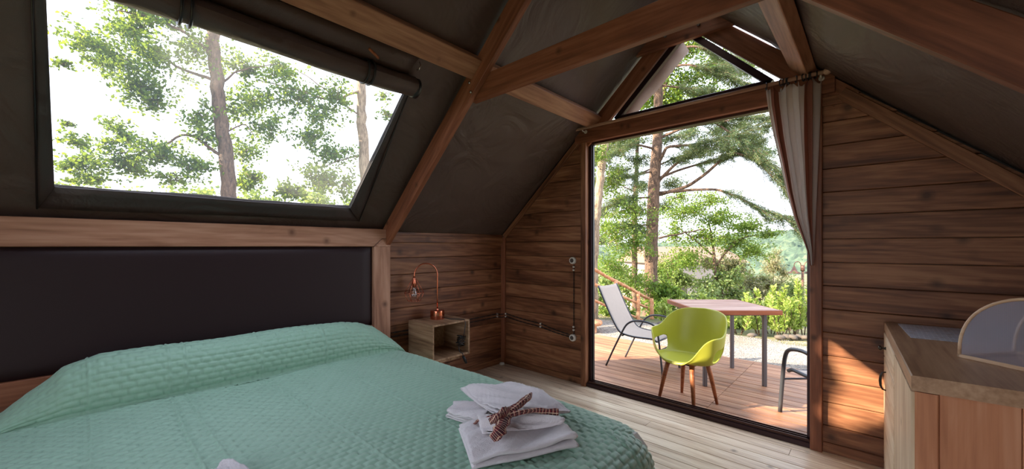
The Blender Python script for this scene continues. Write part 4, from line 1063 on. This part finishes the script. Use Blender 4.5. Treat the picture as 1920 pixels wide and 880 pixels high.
def plant(name, label, cat, base, trunk, branches, clumps, leafmat, barkmat, leaf, group=None, seed=0, aspect=.55, droop=0, density=1.35, twigr=.005, ntw=22, cull=None, twig_seg=True):
    r_ = np.random.default_rng(seed); base = np.array(base, float)
    root = empty(name, base.tolist(), label=label, cat=cat, group=group)
    if trunk:
        pts = np.array([t_[0] for t_ in trunk], float)-base; rr = [t_[1] for t_ in trunk]; u = np.linspace(0, 1, len(pts)); v = np.linspace(0, 1, max(24, len(pts)*6)); Q = np.stack([np.interp(v, u, pts[:, i]) for i in range(3)], -1); R2 = np.interp(v, u, rr)
        for _ in range(3): Q[1:-1] = (Q[:-2]+2*Q[1:-1]+Q[2:])/4
        Q[1:-1] += r_.normal(size=Q[1:-1].shape)*.012*np.mean(rr)/.12
        MB().tube(Q.tolist(), (R2*(1+.05*r_.normal(size=len(R2)))).tolist(), 14).build('trunk', barkmat, root, True)
    for b in branches:
        pts = np.array(b[0], float)-base; u = np.linspace(0, 1, len(pts)); v = np.linspace(0, 1, len(pts)*4); Q = np.stack([np.interp(v, u, pts[:, i]) for i in range(3)], -1)
        for _ in range(2): Q[1:-1] = (Q[:-2]+2*Q[1:-1]+Q[2:])/4
        Q[1:-1] += r_.normal(size=Q[1:-1].shape)*b[1]*.25
        MB().tube(Q.tolist(), np.linspace(b[1], b[2], len(Q)).tolist(), 8).build('branch', barkmat, root, True)
    PP = []; tw = MB(); 
    for (c, rad, n_) in clumps:
        p_, seg = clump_points(c, rad, int(n_*density), r_, ntw); PP.append(p_)
        for s0, s1 in seg: tw.tube([(s0-base).tolist(), ((s0+s1)/2-base+r_.normal(size=3)*.03).tolist(), (s1-base).tolist()], [twigr, twigr*.7, twigr*.3], 4, cap=False)
    PP = np.concatenate(PP)
    if cull is not None: PP = PP[cull(PP)]
    V, F = leaves(PP-base, leaf, aspect, droop, seed+1)
    o = np_mesh('foliage', V, F, leafmat, root); o['kind'] = 'stuff'
    if clumps and twig_seg:
        o = tw.build('twigs', barkmat, root, True); o['kind'] = 'stuff'
    return root
def P(u, v, d): return at(u, v, d)
def blob(u, v, ru, rv, d, n_, dd=None): return (at(u, v, d), (ru/FOC*d, dd or (ru+rv)/2/FOC*d, rv/FOC*d), n_)

# trees outside the roof window
G_ROOF = 'trees outside the roof window'
T1 = [(at(446, 640, 7.0), .16), (at(436, 470, 7.0), .135), (at(431, 365, 7.0), .118), (at(417, 240, 7.05), .11), (at(404, 130, 7.1), .105), (at(396, 40, 7.15), .10), (at(380, -120, 7.2), .085), (at(360, -300, 7.3), .05)]
br = [([at(400, 150, 7.05), at(340, 130, 7.0), at(290, 95, 6.9), at(240, 90, 6.8)], .03, .008), ([at(402, 110, 7.05), at(350, 60, 6.8), at(280, 30, 6.6), at(220, 20, 6.5)], .03, .008),
      ([at(425, 300, 7.0), at(350, 245, 6.8), at(300, 280, 6.6), at(200, 290, 6.4)], .03, .007), ([at(410, 160, 7.1), at(450, 130, 7.2), at(520, 120, 7.3)], .02, .006), ([at(420, 250, 7), at(460, 230, 7.2), at(480, 260, 7.2)], .015, .006)]
cl_ = [blob(170, 82, 75, 32, 6.6, 700), blob(250, 55, 60, 50, 6.6, 800), blob(215, 120, 75, 40, 6.6, 900), blob(300, 110, 60, 50, 6.7, 800), blob(262, 165, 55, 38, 6.7, 700), blob(370, 90, 55, 45, 6.9, 600), blob(240, 10, 50, 35, 6.6, 500), blob(330, 40, 50, 30, 6.8, 350),
       blob(290, 190, 40, 30, 6.8, 350), blob(125, 232, 18, 10, 6.4, 60), blob(140, 265, 36, 18, 6.4, 260), blob(150, 305, 50, 28, 6.4, 520), blob(225, 255, 40, 45, 6.5, 520), blob(235, 305, 60, 40, 6.5, 800), blob(305, 290, 55, 35, 6.6, 650), blob(365, 310, 45, 30, 6.7, 420),
       blob(370, 215, 42, 35, 6.9, 380), blob(385, 258, 30, 30, 6.9, 260), blob(160, 335, 60, 20, 6.4, 420), blob(330, 335, 60, 14, 6.6, 220), blob(120, 120, 22, 14, 6.5, 120)]
plant('oak_tree', 'oak with the thick brown trunk, seen left in the roof window', 'tree', (T1[0][0][0], T1[0][0][1], T1[0][0][2]-1.2), [((T1[0][0][0], T1[0][0][1], T1[0][0][2]-1.2), .17)]+T1, br, cl_, M['oak'], M['bark'], .066, G_ROOF, 11)
T2_ = [(at(690, 520, 8.2), .13), (at(685, 345, 8.2), .105), (at(679, 250, 8.2), .10), (at(677, 160, 8.25), .095), (at(676, 40, 8.3), .09), (at(670, -150, 8.4), .06)]
br = [([at(680, 290, 8.2), at(640, 300, 8.0), at(590, 320, 7.8)], .02, .006), ([at(677, 170, 8.2), at(620, 190, 8.0), at(560, 170, 7.8), at(480, 150, 7.7)], .028, .007), ([at(678, 220, 8.2), at(600, 160, 8), at(540, 120, 7.9)], .02, .006)]
cl_ = [blob(455, 130, 40, 35, 7.6, 480), blob(470, 185, 50, 45, 7.6, 700), blob(530, 140, 50, 35, 7.7, 600), blob(560, 185, 50, 45, 7.8, 700), blob(500, 240, 45, 40, 7.6, 450), blob(460, 285, 40, 40, 7.6, 450), blob(600, 215, 45, 45, 7.8, 550), blob(635, 180, 40, 30, 7.9, 400),
       blob(580, 262, 40, 28, 7.8, 360), blob(625, 290, 50, 40, 7.9, 650), blob(600, 340, 55, 35, 7.8, 800), blob(545, 360, 50, 22, 7.7, 550), blob(650, 345, 30, 35, 7.9, 320), blob(455, 345, 35, 28, 7.6, 380), blob(725, 215, 26, 14, 8.2, 90), blob(718, 180, 18, 20, 8.2, 70), blob(430, 200, 25, 50, 7.4, 250), blob(480, 330, 24, 20, 7.5, 160)]
plant('oak_tree', 'oak with the slimmer grey trunk, seen at the right of the roof window', 'tree', (T2_[0][0][0], T2_[0][0][1], T2_[0][0][2]-1.3), [((T2_[0][0][0], T2_[0][0][1], T2_[0][0][2]-1.3), .14)]+T2_, br, cl_, M['oak'], M['barkpale'], .07, G_ROOF, 12)
# low shrubs along the bottom of the roof window
cl_ = [blob(u, 375+8*math.sin(u), 60, 26, 10, 500) for u in (150, 260, 370, 480, 590, 680)]
b0 = at(400, 520, 10)
plant('bush', 'soft row of distant green bush tops along the roof window bottom', 'bush', b0, [(b0, .05), (b0+np.array([0, 0, 1.2]), .03)], [], cl_, M['hedge'], M['bark'], .11, None, 13)

# unseen trees added to block the sun (behind and left of the viewer), gaps shape its patches
sd_ = np.array(SUND)
gaps = [(on_end(1580, 668), .02), (on_end(1592, 690), .035), (on_end(1607, 706), .05), (on_end(1628, 722), .065), (on_end(1650, 735), .07), (on_end(1640, 755), .07), (on_end(1612, 762), .05), (on_end(1590, 780), .03), (on_end(1572, 790), .015), (on_z(1490, 785, DZ), .12), (on_z(1455, 770, DZ), .07), (on_z(1520, 765, DZ), .10), (np.array([2.21, 3.61, .44]), .06), (np.array([2.26, 3.64, .46]), .06), (np.array([2.33, 3.68, .55]), .05), (np.array([2.12, 3.60, .39]), .06), (np.array([2.30, 3.72, .48]), .05), (np.array([2.17, 3.66, .26]), .03)]
def cull(Q):  # drops blocker leaves along the sun rays to the chosen lit spots
    keep = np.ones(len(Q), bool)
    for g, r_ in gaps:
        w = Q-g; dd = np.linalg.norm(w-np.outer(w@sd_, sd_), axis=1); keep &= dd > r_+.085
    return keep
sun_c = np.array([.6, .7, 2.1])-sd_*9
b2 = np.array([2.1, -1.3, 1.6])-sd_*9
def sphere_clumps(c, R, n_, cnt, seed):
    r_ = np.random.default_rng(seed); out = []
    for _ in range(n_):
        d_ = r_.normal(size=3); d_ /= np.linalg.norm(d_); out.append((c+d_*R*r_.uniform(.2, .85), R*.42, cnt))
    return out
for nm, c_, sdn, lab in (('sun_block_tree', sun_c, 31, 'unseen dense tree added west of the tent to block sun from the roof window'), ('sun_block_tree', b2+np.array([.2, -.3, 0]), 32, 'unseen dense tree added behind the tent to block sun from its back end')):
    g0 = np.array([c_[0], c_[1], -.4])
    plant(nm, lab, 'tree', g0, [(g0, .2), (c_*.5+g0*.5, .16), (c_, .10)], [], sphere_clumps(c_, 2.35, 26, 1100, sdn), M['oakpale'], M['bark'], .15, None, sdn, aspect=.75, cull=cull, twig_seg=False)

# ---- seen through the door: pale trunk, conifer, broadleaf trees, shrubs
TT1 = [(at(1112, 620, 8.8), 0.109), (at(1113, 500, 8.8), 0.099), (at(1118, 400, 8.85), 0.096), (at(1126, 330, 8.9), 0.093), (at(1134, 270, 8.95), 0.083), (at(1150, 180, 9), 0.077), (at(1215, 90, 9.2), 0.064), (at(1250, 40, 9.3), 0.051)]
cl_ = [blob(1118, 285, 22, 30, 8.6, 350), blob(1116, 350, 16, 50, 9.6, 350), blob(1150, 440, 50, 45, 9.6, 1100), blob(1150, 500, 45, 35, 9.6, 900), blob(1180, 400, 50, 50, 9.8, 1100), blob(1150, 340, 40, 45, 9.8, 700),
       blob(1195, 460, 40, 40, 9.8, 800), blob(1130, 560, 40, 30, 9.4, 700), blob(1170, 180, 40, 40, 9.4, 500), blob(1200, 530, 40, 30, 9.8, 700)]
plant('pale_tree', 'pale barked leafy tree beside the left door jamb', 'tree', (TT1[0][0][0], TT1[0][0][1], TT1[0][0][2]-.6), [((TT1[0][0][0], TT1[0][0][1], TT1[0][0][2]-.6), .12)]+TT1, [([at(1215, 92, 9.2), at(1240, 130, 9.2), at(1200, 190, 9.1)], .05, .02)], cl_, M['maple'], M['barkpale'], .054, None, 41, density=1.9, ntw=30)

def fir():
    d0 = 10.5; base = at(1216, 600, d0); base = base-np.array([0, 0, .8]); r_ = np.random.default_rng(5)
    root = empty('fir_tree', base.tolist(), label='tall fir with rough brown trunk and long drooping boughs behind the table', cat='tree')
    tr = [(1217, 640, .19), (1219, 560, .175), (1221, 480, .165), (1224, 400, .155), (1227, 330, .145), (1232, 270, .125), (1234, 200, .11), (1236, 100, .10), (1238, 0, .07), (1240, -100, .04)]
    pts = np.array([at(u, v, d0) for u, v, r in tr])-base; v = np.linspace(0, 1, 60); u_ = np.linspace(0, 1, len(tr)); Q = np.stack([np.interp(v, u_, pts[:, i]) for i in range(3)], -1); Q[0, 2] -= .6
    MB().tube(Q.tolist(), (np.interp(v, u_, [t_[2] for t_ in tr])*(1+.05*r_.normal(size=60))).tolist(), 16).build('trunk', M['bark'], root, True)
    boughs = [ # px polylines with depth and radius
        ([(1236, 365, 10.5), (1290, 350, 10.3), (1325, 325, 10.0), (1352, 300, 9.8), (1375, 285, 9.6), (1420, 300, 9.4), (1460, 345, 9.3), (1490, 375, 9.2)], .05),
        ([(1234, 340, 10.5), (1262, 312, 10.2), (1290, 290, 10.0), (1310, 275, 9.8)], .05),
        ([(1234, 335, 10.5), (1270, 320, 10.6), (1320, 305, 10.6), (1370, 290, 10.6), (1420, 270, 10.5)], .04),
        ([(1232, 310, 10.5), (1243, 290, 10.3), (1250, 275, 10.2), (1300, 272, 10.0), (1350, 262, 9.8), (1410, 245, 9.6), (1450, 235, 9.6)], .055),
        ([(1236, 362, 10.5), (1300, 356, 10.0), (1345, 355, 9.6), (1385, 370, 9.4), (1430, 395, 9.2), (1480, 412, 9.1), (1500, 425, 9.0)], .04),
        ([(1234, 260, 10.5), (1280, 240, 10.2), (1340, 230, 9.9), (1400, 222, 9.7), (1445, 225, 9.6)], .04),
        ([(1230, 280, 10.5), (1190, 270, 10.2), (1150, 285, 9.8), (1125, 300, 9.6)], .035), ([(1228, 320, 10.5), (1190, 330, 10.2), (1150, 335, 9.9)], .03), ([(1226, 370, 10.5), (1185, 372, 10.2), (1145, 385, 9.9)], .03),
        ([(1234, 220, 10.5), (1190, 235, 10.2), (1150, 255, 9.9)], .035), ([(1225, 420, 10.5), (1190, 425, 10.2), (1150, 420, 9.9)], .028), ([(1236, 130, 10.5), (1290, 120, 10.0), (1350, 135, 9.6), (1400, 160, 9.4)], .04),
        ([(1236, 100, 10.5), (1300, 85, 10.0), (1350, 100, 9.7), (1400, 130, 9.5)], .04), ([(1236, 160, 10.5), (1280, 165, 10.2), (1330, 170, 9.8)], .03), ([(1236, 90, 10.5), (1210, 110, 10.2), (1180, 150, 10)], .03), ([(1233, 230, 10.5), (1330, 222, 10.1), (1400, 270, 9.5), (1455, 320, 9.3), (1485, 350, 9.2)], .035)]
    PP = []; DD = []; tw = MB()
    for pl_, r0_ in boughs:
        pts = np.array([at(*q) for q in pl_])-base; n_ = len(pts)*6; u_ = np.linspace(0, 1, len(pts)); v = np.linspace(0, 1, n_); Q = np.stack([np.interp(v, u_, pts[:, i]) for i in range(3)], -1)
        for _ in range(3): Q[1:-1] = (Q[:-2]+2*Q[1:-1]+Q[2:])/4
        MB().tube(Q.tolist(), np.linspace(r0_, .008, n_).tolist(), 8).build('branch', M['bark'], root, True)
        L = np.linalg.norm(pts[-1]-pts[0]); ntw = int(56*L/2)+14
        for k in range(ntw):
            t_ = r_.uniform(.30, 1.0)**.85; p_ = np.array([np.interp(t_, v, Q[:, i]) for i in range(3)]); fwd = Q[min(int(t_*n_)+1, n_-1)]-Q[max(int(t_*n_)-3, 0)]; fwd = fwd/(np.linalg.norm(fwd)+1e-9)
            sdv = np.cross(fwd, [0, 0, 1])*r_.choice([-1, 1]); dr_ = fwd*r_.uniform(.3, 1)+sdv*r_.uniform(.4, 1.3)+np.array([0, 0, r_.uniform(-.32, .22)]); dr_ /= np.linalg.norm(dr_)
            ln = r_.uniform(.3, 1.15)*(1.15-.5*t_); q_ = p_+dr_*ln+np.array([0, 0, -.10*ln]); mid_ = (p_+q_)/2+np.array([0, 0, .05*ln])
            tw.tube([p_.tolist(), mid_.tolist(), q_.tolist()], [.006, .004, .002], 4, cap=False)
            m = int(105*ln/.4); tn = r_.uniform(.08, 1, m)[:, None]; c_ = (1-tn)**2*p_+2*tn*(1-tn)*mid_+tn**2*q_; sp_ = r_.normal(size=(m, 3))*.028
            PP.append(c_+sp_); DD.append(dr_*.7+r_.normal(size=(m, 3))*.75)
    PP = np.concatenate(PP); DD = np.concatenate(DD); V, F = leaves(PP, .046, .17, .1, 6, dirs=DD)
    o = np_mesh('needles', V, F, M['fir'], root); o['kind'] = 'stuff'; o = tw.build('twigs', M['bark'], root, True); o['kind'] = 'stuff'
fir()

# broadleaf tree crown behind and right of the fir
cl_ = [blob(1290, 400, 55, 30, 11.5, 900), blob(1350, 410, 55, 28, 11.5, 950), blob(1400, 425, 45, 24, 11.5, 750), blob(1320, 445, 60, 30, 11.6, 900), blob(1290, 480, 45, 28, 11.6, 700), blob(1375, 455, 40, 24, 11.6, 560), blob(1410, 470, 34, 26, 11.4, 520), blob(1330, 375, 40, 22, 11.6, 500),
       blob(1265, 440, 30, 40, 11.7, 500), blob(1440, 440, 28, 14, 11.4, 260), blob(1250, 500, 40, 30, 11.5, 500), blob(1270, 370, 30, 20, 11.7, 260)]
b0 = at(1340, 640, 11.6)
plant('broadleaf_tree', 'spreading green broadleaf tree between the fir trunk and the hill', 'tree', b0, [(b0, .05), (at(1345, 560, 11.6), .045), (at(1338, 470, 11.6), .035), (at(1330, 420, 11.6), .02)],
      [([at(1340, 500, 11.6), at(1380, 450, 11.5), at(1420, 440, 11.4)], .03, .01), ([at(1338, 480, 11.6), at(1290, 440, 11.6), at(1260, 420, 11.7)], .03, .01), ([at(1236, 447, 10.9), at(1290, 435, 11.2), at(1330, 430, 11.4)], .03, .01)], cl_, M['maple'], M['bark'], .056, None, 43, aspect=.6, density=2.4, ntw=32)
cl_ = [blob(u, v, 45, 34, 13, 800) for u, v in ((1240, 130), (1290, 90), (1330, 130), (1280, 160), (1380, 130), (1220, 180), (1330, 180), (1300, 50), (1160, 260), (1200, 230), (1260, 200), (1120, 240))]
b0 = at(1222, 640, 13)
plant('broadleaf_tree', 'tall green broadleaf crown filling the triangle window', 'tree', b0, [(b0, .16), (at(1226, 400, 13), .12), (at(1245, 160, 13), .07), (at(1270, 60, 13), .04)], [], cl_, M['oak'], M['bark'], .085, None, 44, aspect=.6, density=2.0, ntw=30)

r_ = np.random.default_rng(77)
cl_ = [blob(r_.uniform(1110, 1450) if k % 3 else r_.uniform(1110, 1240), 0, 34, 20, 12.5, 480) for k in range(1)][:0]
for u, v in ((1120, 300), (1150, 280), (1185, 268), (1120, 345), (1160, 320), (1200, 300), (1125, 400), (1165, 375), (1205, 350), (1130, 450), (1260, 260), (1300, 250), (1345, 245), (1390, 240), (1275, 300), (1320, 285), (1365, 275), (1410, 262), (1195, 395), (1205, 440), (1170, 240), (1430, 290), (1260, 345), (1250, 390)): cl_.append(blob(u, v, 36, 18, 12.5, 620))
b0 = at(1190, 640, 12.6)
plant('conifer', 'olive green conifer mass behind and left of the fir trunk', 'tree', b0, [(b0, .10), (at(1190, 400, 12.6), .08), (at(1196, 250, 12.6), .05)], [([at(1190, 330, 12.6), at(1280, 290, 12.6), at(1400, 260, 12.6)], .03, .008), ([at(1190, 360, 12.6), at(1150, 340, 12.6), at(1120, 330, 12.6)], .02, .008)], cl_, M['fir'], M['bark'], .07, None, 45, aspect=.24, density=3.2, ntw=30, twigr=.004)
# low growth behind the gravel
def bush(label, u, v, ru, rv, d, n_, mat, leaf, seed, nsub=6, name='bush', asp=.5):
    r_ = np.random.default_rng(seed); c0 = at(u, v, d); rx_, rz_ = ru/FOC*d, rv/FOC*d; gz = float(ghz(np.array(c0[0]), np.array(c0[1]))); cls = []
    for _ in range(nsub):
        q = r_.uniform(-1, 1, 3); cls.append((c0+RT*q[0]*rx_*.6+FW*q[1]*rx_*.4+np.array([0, 0, q[2]*rz_*.55]), (rx_*.55, rx_*.55, rz_*.6), n_//nsub))
    g0 = np.array([c0[0], c0[1], gz])
    plant(name, label, 'bush', g0, [(g0, .03), ((g0+c0)/2, .025), (c0, .015)], [], cls, mat, M['bark'], leaf, None, seed, aspect=asp)
bush('leafy green shrub at the foot of the log railing', 1150, 590, 45, 22, 9.6, 1500, M['maple'], .08, 61)
bush('bright shrub between the railing end and the fir trunk', 1250, 560, 45, 35, 9.8, 2600, M['maple'], .085, 62)
bush('olive shrub right of the fir foot behind the table', 1300, 560, 50, 40, 10.2, 2600, M['hedge'], .09, 63)
bush('bushy plant behind the middle of the table', 1355, 540, 50, 44, 11.5, 2400, M['hedge'], .10, 64)
bush('dry brown tinged scrub above the table right corner', 1425, 530, 50, 38, 13.5, 3600, M['scrub'], .10, 65, asp=.3)
bush('grey green feathery shrub beside the street lamp', 1480, 560, 45, 50, 12.5, 3600, M['hedge'], .10, 66, asp=.25)
bush('feathery scrub with a pointed top below the hill', 1450, 495, 26, 30, 15, 1800, M['scrub'], .10, 67, asp=.2)
bush('low plants at the left edge behind the gravel', 1170, 618, 60, 14, 8.9, 1200, M['maple'], .06, 68)
bush('leafy shrub behind the armchair back', 1310, 605, 50, 26, 9.0, 2000, M['oleander'], .08, 69)
bush('shrub under the table top between its legs', 1390, 610, 45, 30, 9.0, 2000, M['oleander'], .08, 70)
bush('loose light shrub in front of the left half of the pale house', 1255, 505, 42, 40, 12.5, 3000, M['hedge'], .08, 73)
bush('loose light shrub in front of the right half of the pale house', 1362, 512, 40, 32, 12.8, 3000, M['scrub'], .08, 74)
bush('distant soft green shrub line left of the fir', 1180, 540, 70, 40, 16, 2600, M['hedge'], .14, 71)
bush('distant soft green shrub line under the hill', 1400, 580, 90, 40, 17, 3200, M['hedge'], .14, 72)

def shoots(loc, n_, h_, label, seed):
    r_ = np.random.default_rng(seed); root = empty('laurel_plant', loc, label=label, cat='plant', group=None); st = MB(); PP = []; DD = []
    for _ in range(n_):
        bx_, by_ = r_.uniform(-.16, .16, 2); hh = h_*.74*r_.uniform(.7, 1.05); tx, ty = bx_*1.5+r_.normal()*.05, by_*1.5+r_.normal()*.05
        st.tube([(bx_*.4, by_*.4, 0), ((bx_+tx)/2, (by_+ty)/2, hh*.5), (tx, ty, hh)], [.01, .008, .004], 5)
        m = int(150*hh); t_ = r_.uniform(.15, 1, m); a = r_.uniform(0, 6.28, m); out = np.stack([np.cos(a), np.sin(a), np.full(m, .9)], -1)
        PP.append(np.stack([bx_+(tx-bx_)*t_, by_+(ty-by_)*t_, hh*t_], -1)+out*.045*(1.25-t_[:, None]*.5)); DD.append(out)
    V, F = leaves(np.concatenate(PP), .10, .30, 0, seed, dirs=np.concatenate(DD)); o = np_mesh('leaves', V, F, M['oleander'], root); o['kind'] = 'stuff'
    o = st.build('stems', M['bark'], root, True); o['kind'] = 'stuff'
sh = [(1258, 8.2, .75, 'just right of the fir trunk'), (1300, 8.1, .8, 'behind the top of the green chair'), (1345, 8.0, .85, 'behind the middle of the table'), (1385, 7.9, .9, 'behind the far table leg'), (1425, 7.8, 1.0, 'behind the near table leg'),
      (1447, 7.9, 1.35, 'tall and pointed beside the table corner'), (1466, 7.6, 1.0, 'right of the table corner'), (1490, 7.7, 1.1, 'between the table and the door post'), (1508, 7.8, 1.45, 'tallest, in front of the street lamp'), (1478, 8.4, .9, 'further back by the lamp foot'), (1325, 8.6, .9, 'further back behind the chair')]
for i, (u, d_, h_, w_) in enumerate(sh):
    p_ = at(u, 640, d_); z_ = float(ghz(np.array(p_[0]), np.array(p_[1])))
    shoots((float(p_[0]), float(p_[1]), z_), 6 if h_ < 1.3 else 3, h_, 'leafy laurel shoots '+w_, 80+i)

# street lamp
p_ = at(1505, 500, 13.0); gz = float(ghz(np.array(p_[0]), np.array(p_[1]))); sl_ = empty('street_lamp', (float(p_[0]), float(p_[1]), gz), math.atan2(RT[1], RT[0]), label='old style double armed street lamp with bell shades beyond the shrubs', cat='street lamp')
tz_ = float(p_[2])-gz
MB().tube([(0, 0, 0), (0, 0, tz_)], [.05, .035], 10).lathe([(.001, tz_-.15), (.06, tz_-.15), (.06, tz_), (.03, tz_+.04), (.001, tz_+.06)], (0, 0, 0), 12).build('pole', M['rust'], sl_, True)
for s_ in (-1, 1):
    arc = [(0+s_*.03, 0, tz_-.12), (s_*.06, 0, tz_+.05)]+[(s_*(.06+.11*(1-math.cos(w))), 0, tz_+.05+.11*math.sin(w)) for w in np.linspace(.3, PI, 9)]+[(s_*.28, 0, tz_)]
    MB().tube(arc, .013, 8).build('arm', M['rust'], sl_, True)
    MB().lathe([(.001, 0), (.03, 0), (.05, -.07), (.10, -.16), (.20, -.22), (.19, -.225), (.09, -.17), (.001, -.15)], (s_*.28, 0, tz_), 18).build('shade', M['rust'], sl_, True)

# low wall with flat stones, rocks at the gravel edge
def rock(loc, s_, seed, lab):
    bm = bmesh.new(); bmesh.ops.create_icosphere(bm, subdivisions=2, radius=s_); r_ = random.Random(seed)
    for v in bm.verts: v.co *= r_.uniform(.7, 1.15); v.co.z *= .55
    me = bpy.data.meshes.new('rock'); bm.to_mesh(me); bm.free(); me.shade_smooth(); o = link('rock', me, M['slate'], None, loc); tag(o, lab, 'rock', 'rocks along the gravel edge')
for i, (u, d_) in enumerate(((1462, 7.3), (1474, 7.4), (1486, 7.35), (1499, 7.4), (1512, 7.3), (1160, 8.4), (1180, 8.5), (1240, 7.9), (1280, 7.8), (1410, 7.5))):
    p_ = at(u, 640, d_); rock((float(p_[0]), float(p_[1]), float(ghz(np.array(p_[0]), np.array(p_[1])))+.04), .09, i, 'rough stone at the gravel edge, '+['right behind the table corner', 'second from the table corner', 'below the tallest laurel', 'nearest left of the street lamp foot', 'against the right door post', 'beside the left sling chair back', 'behind the left sling chair seat', 'left of the green chair top', 'behind the green chair back', 'behind the far table leg'][i])

# pale house beyond the shrubs
p_ = at(1330, 560, 26); hs = empty('house', (float(p_[0]), float(p_[1]), float(p_[2])-2), YAW+.25, label='pale distant house half hidden behind the shrubs', cat='house')
MB().box((0, 3, 2.0), (6.5, 5, 4.6)).build('wall', M['plaster'], hs)
MB().add([(-3.6, .3, 4.3), (3.6, .3, 4.3), (3.6, 5.8, 4.3), (-3.6, 5.8, 4.3), (-3.6, 3, 5.4), (3.6, 3, 5.4)], [(0, 1, 5, 4), (2, 3, 4, 5), (0, 4, 3), (1, 2, 5), (3, 2, 1, 0)]).build('roof', M['tileroof'], hs)
for x_ in (-1.8, 1.4): MB().box((x_, .48, 2.6), (.9, .08, 1.2)).build('window', M['slate'], hs)

# wooded hill far away
gu = np.linspace(-1, 1, 420); gv = np.linspace(0, 1, 160); GU, GV = np.meshgrid(gu, gv, indexing='ij')
dist = 95+GV*150; ang = GU*1.0
cx_ = CAM[0]+FW[0]*dist*np.cos(ang)+RT[0]*dist*np.sin(ang); cy_ = CAM[1]+FW[1]*dist*np.cos(ang)+RT[1]*dist*np.sin(ang)
prof_h = np.interp(GU, [-1, -.3, .1, .35, .55, .75, 1.0], [1, 1, 1.5, 2.5, 7.5, 14, 20])
cz_ = -14+np.sin(GV*PI*.5)**.9*(prof_h+13)+1.2*np.sin(GU*30+GV*5)+.6*np.sin(GU*77+GV*31)
r_ = np.random.default_rng(9); cz_ += np.abs(r_.normal(size=cz_.shape))*.6
idx = np.arange(GU.size).reshape(GU.shape); Fq = np.stack([idx[:-1, :-1], idx[1:, :-1], idx[1:, 1:], idx[:-1, 1:]], -1).reshape(-1, 4)
o_ = np_mesh('hill', np.stack([cx_, cy_, cz_], -1).reshape(-1, 3), Fq, M['hill'], None, True); o_['kind'] = 'structure'
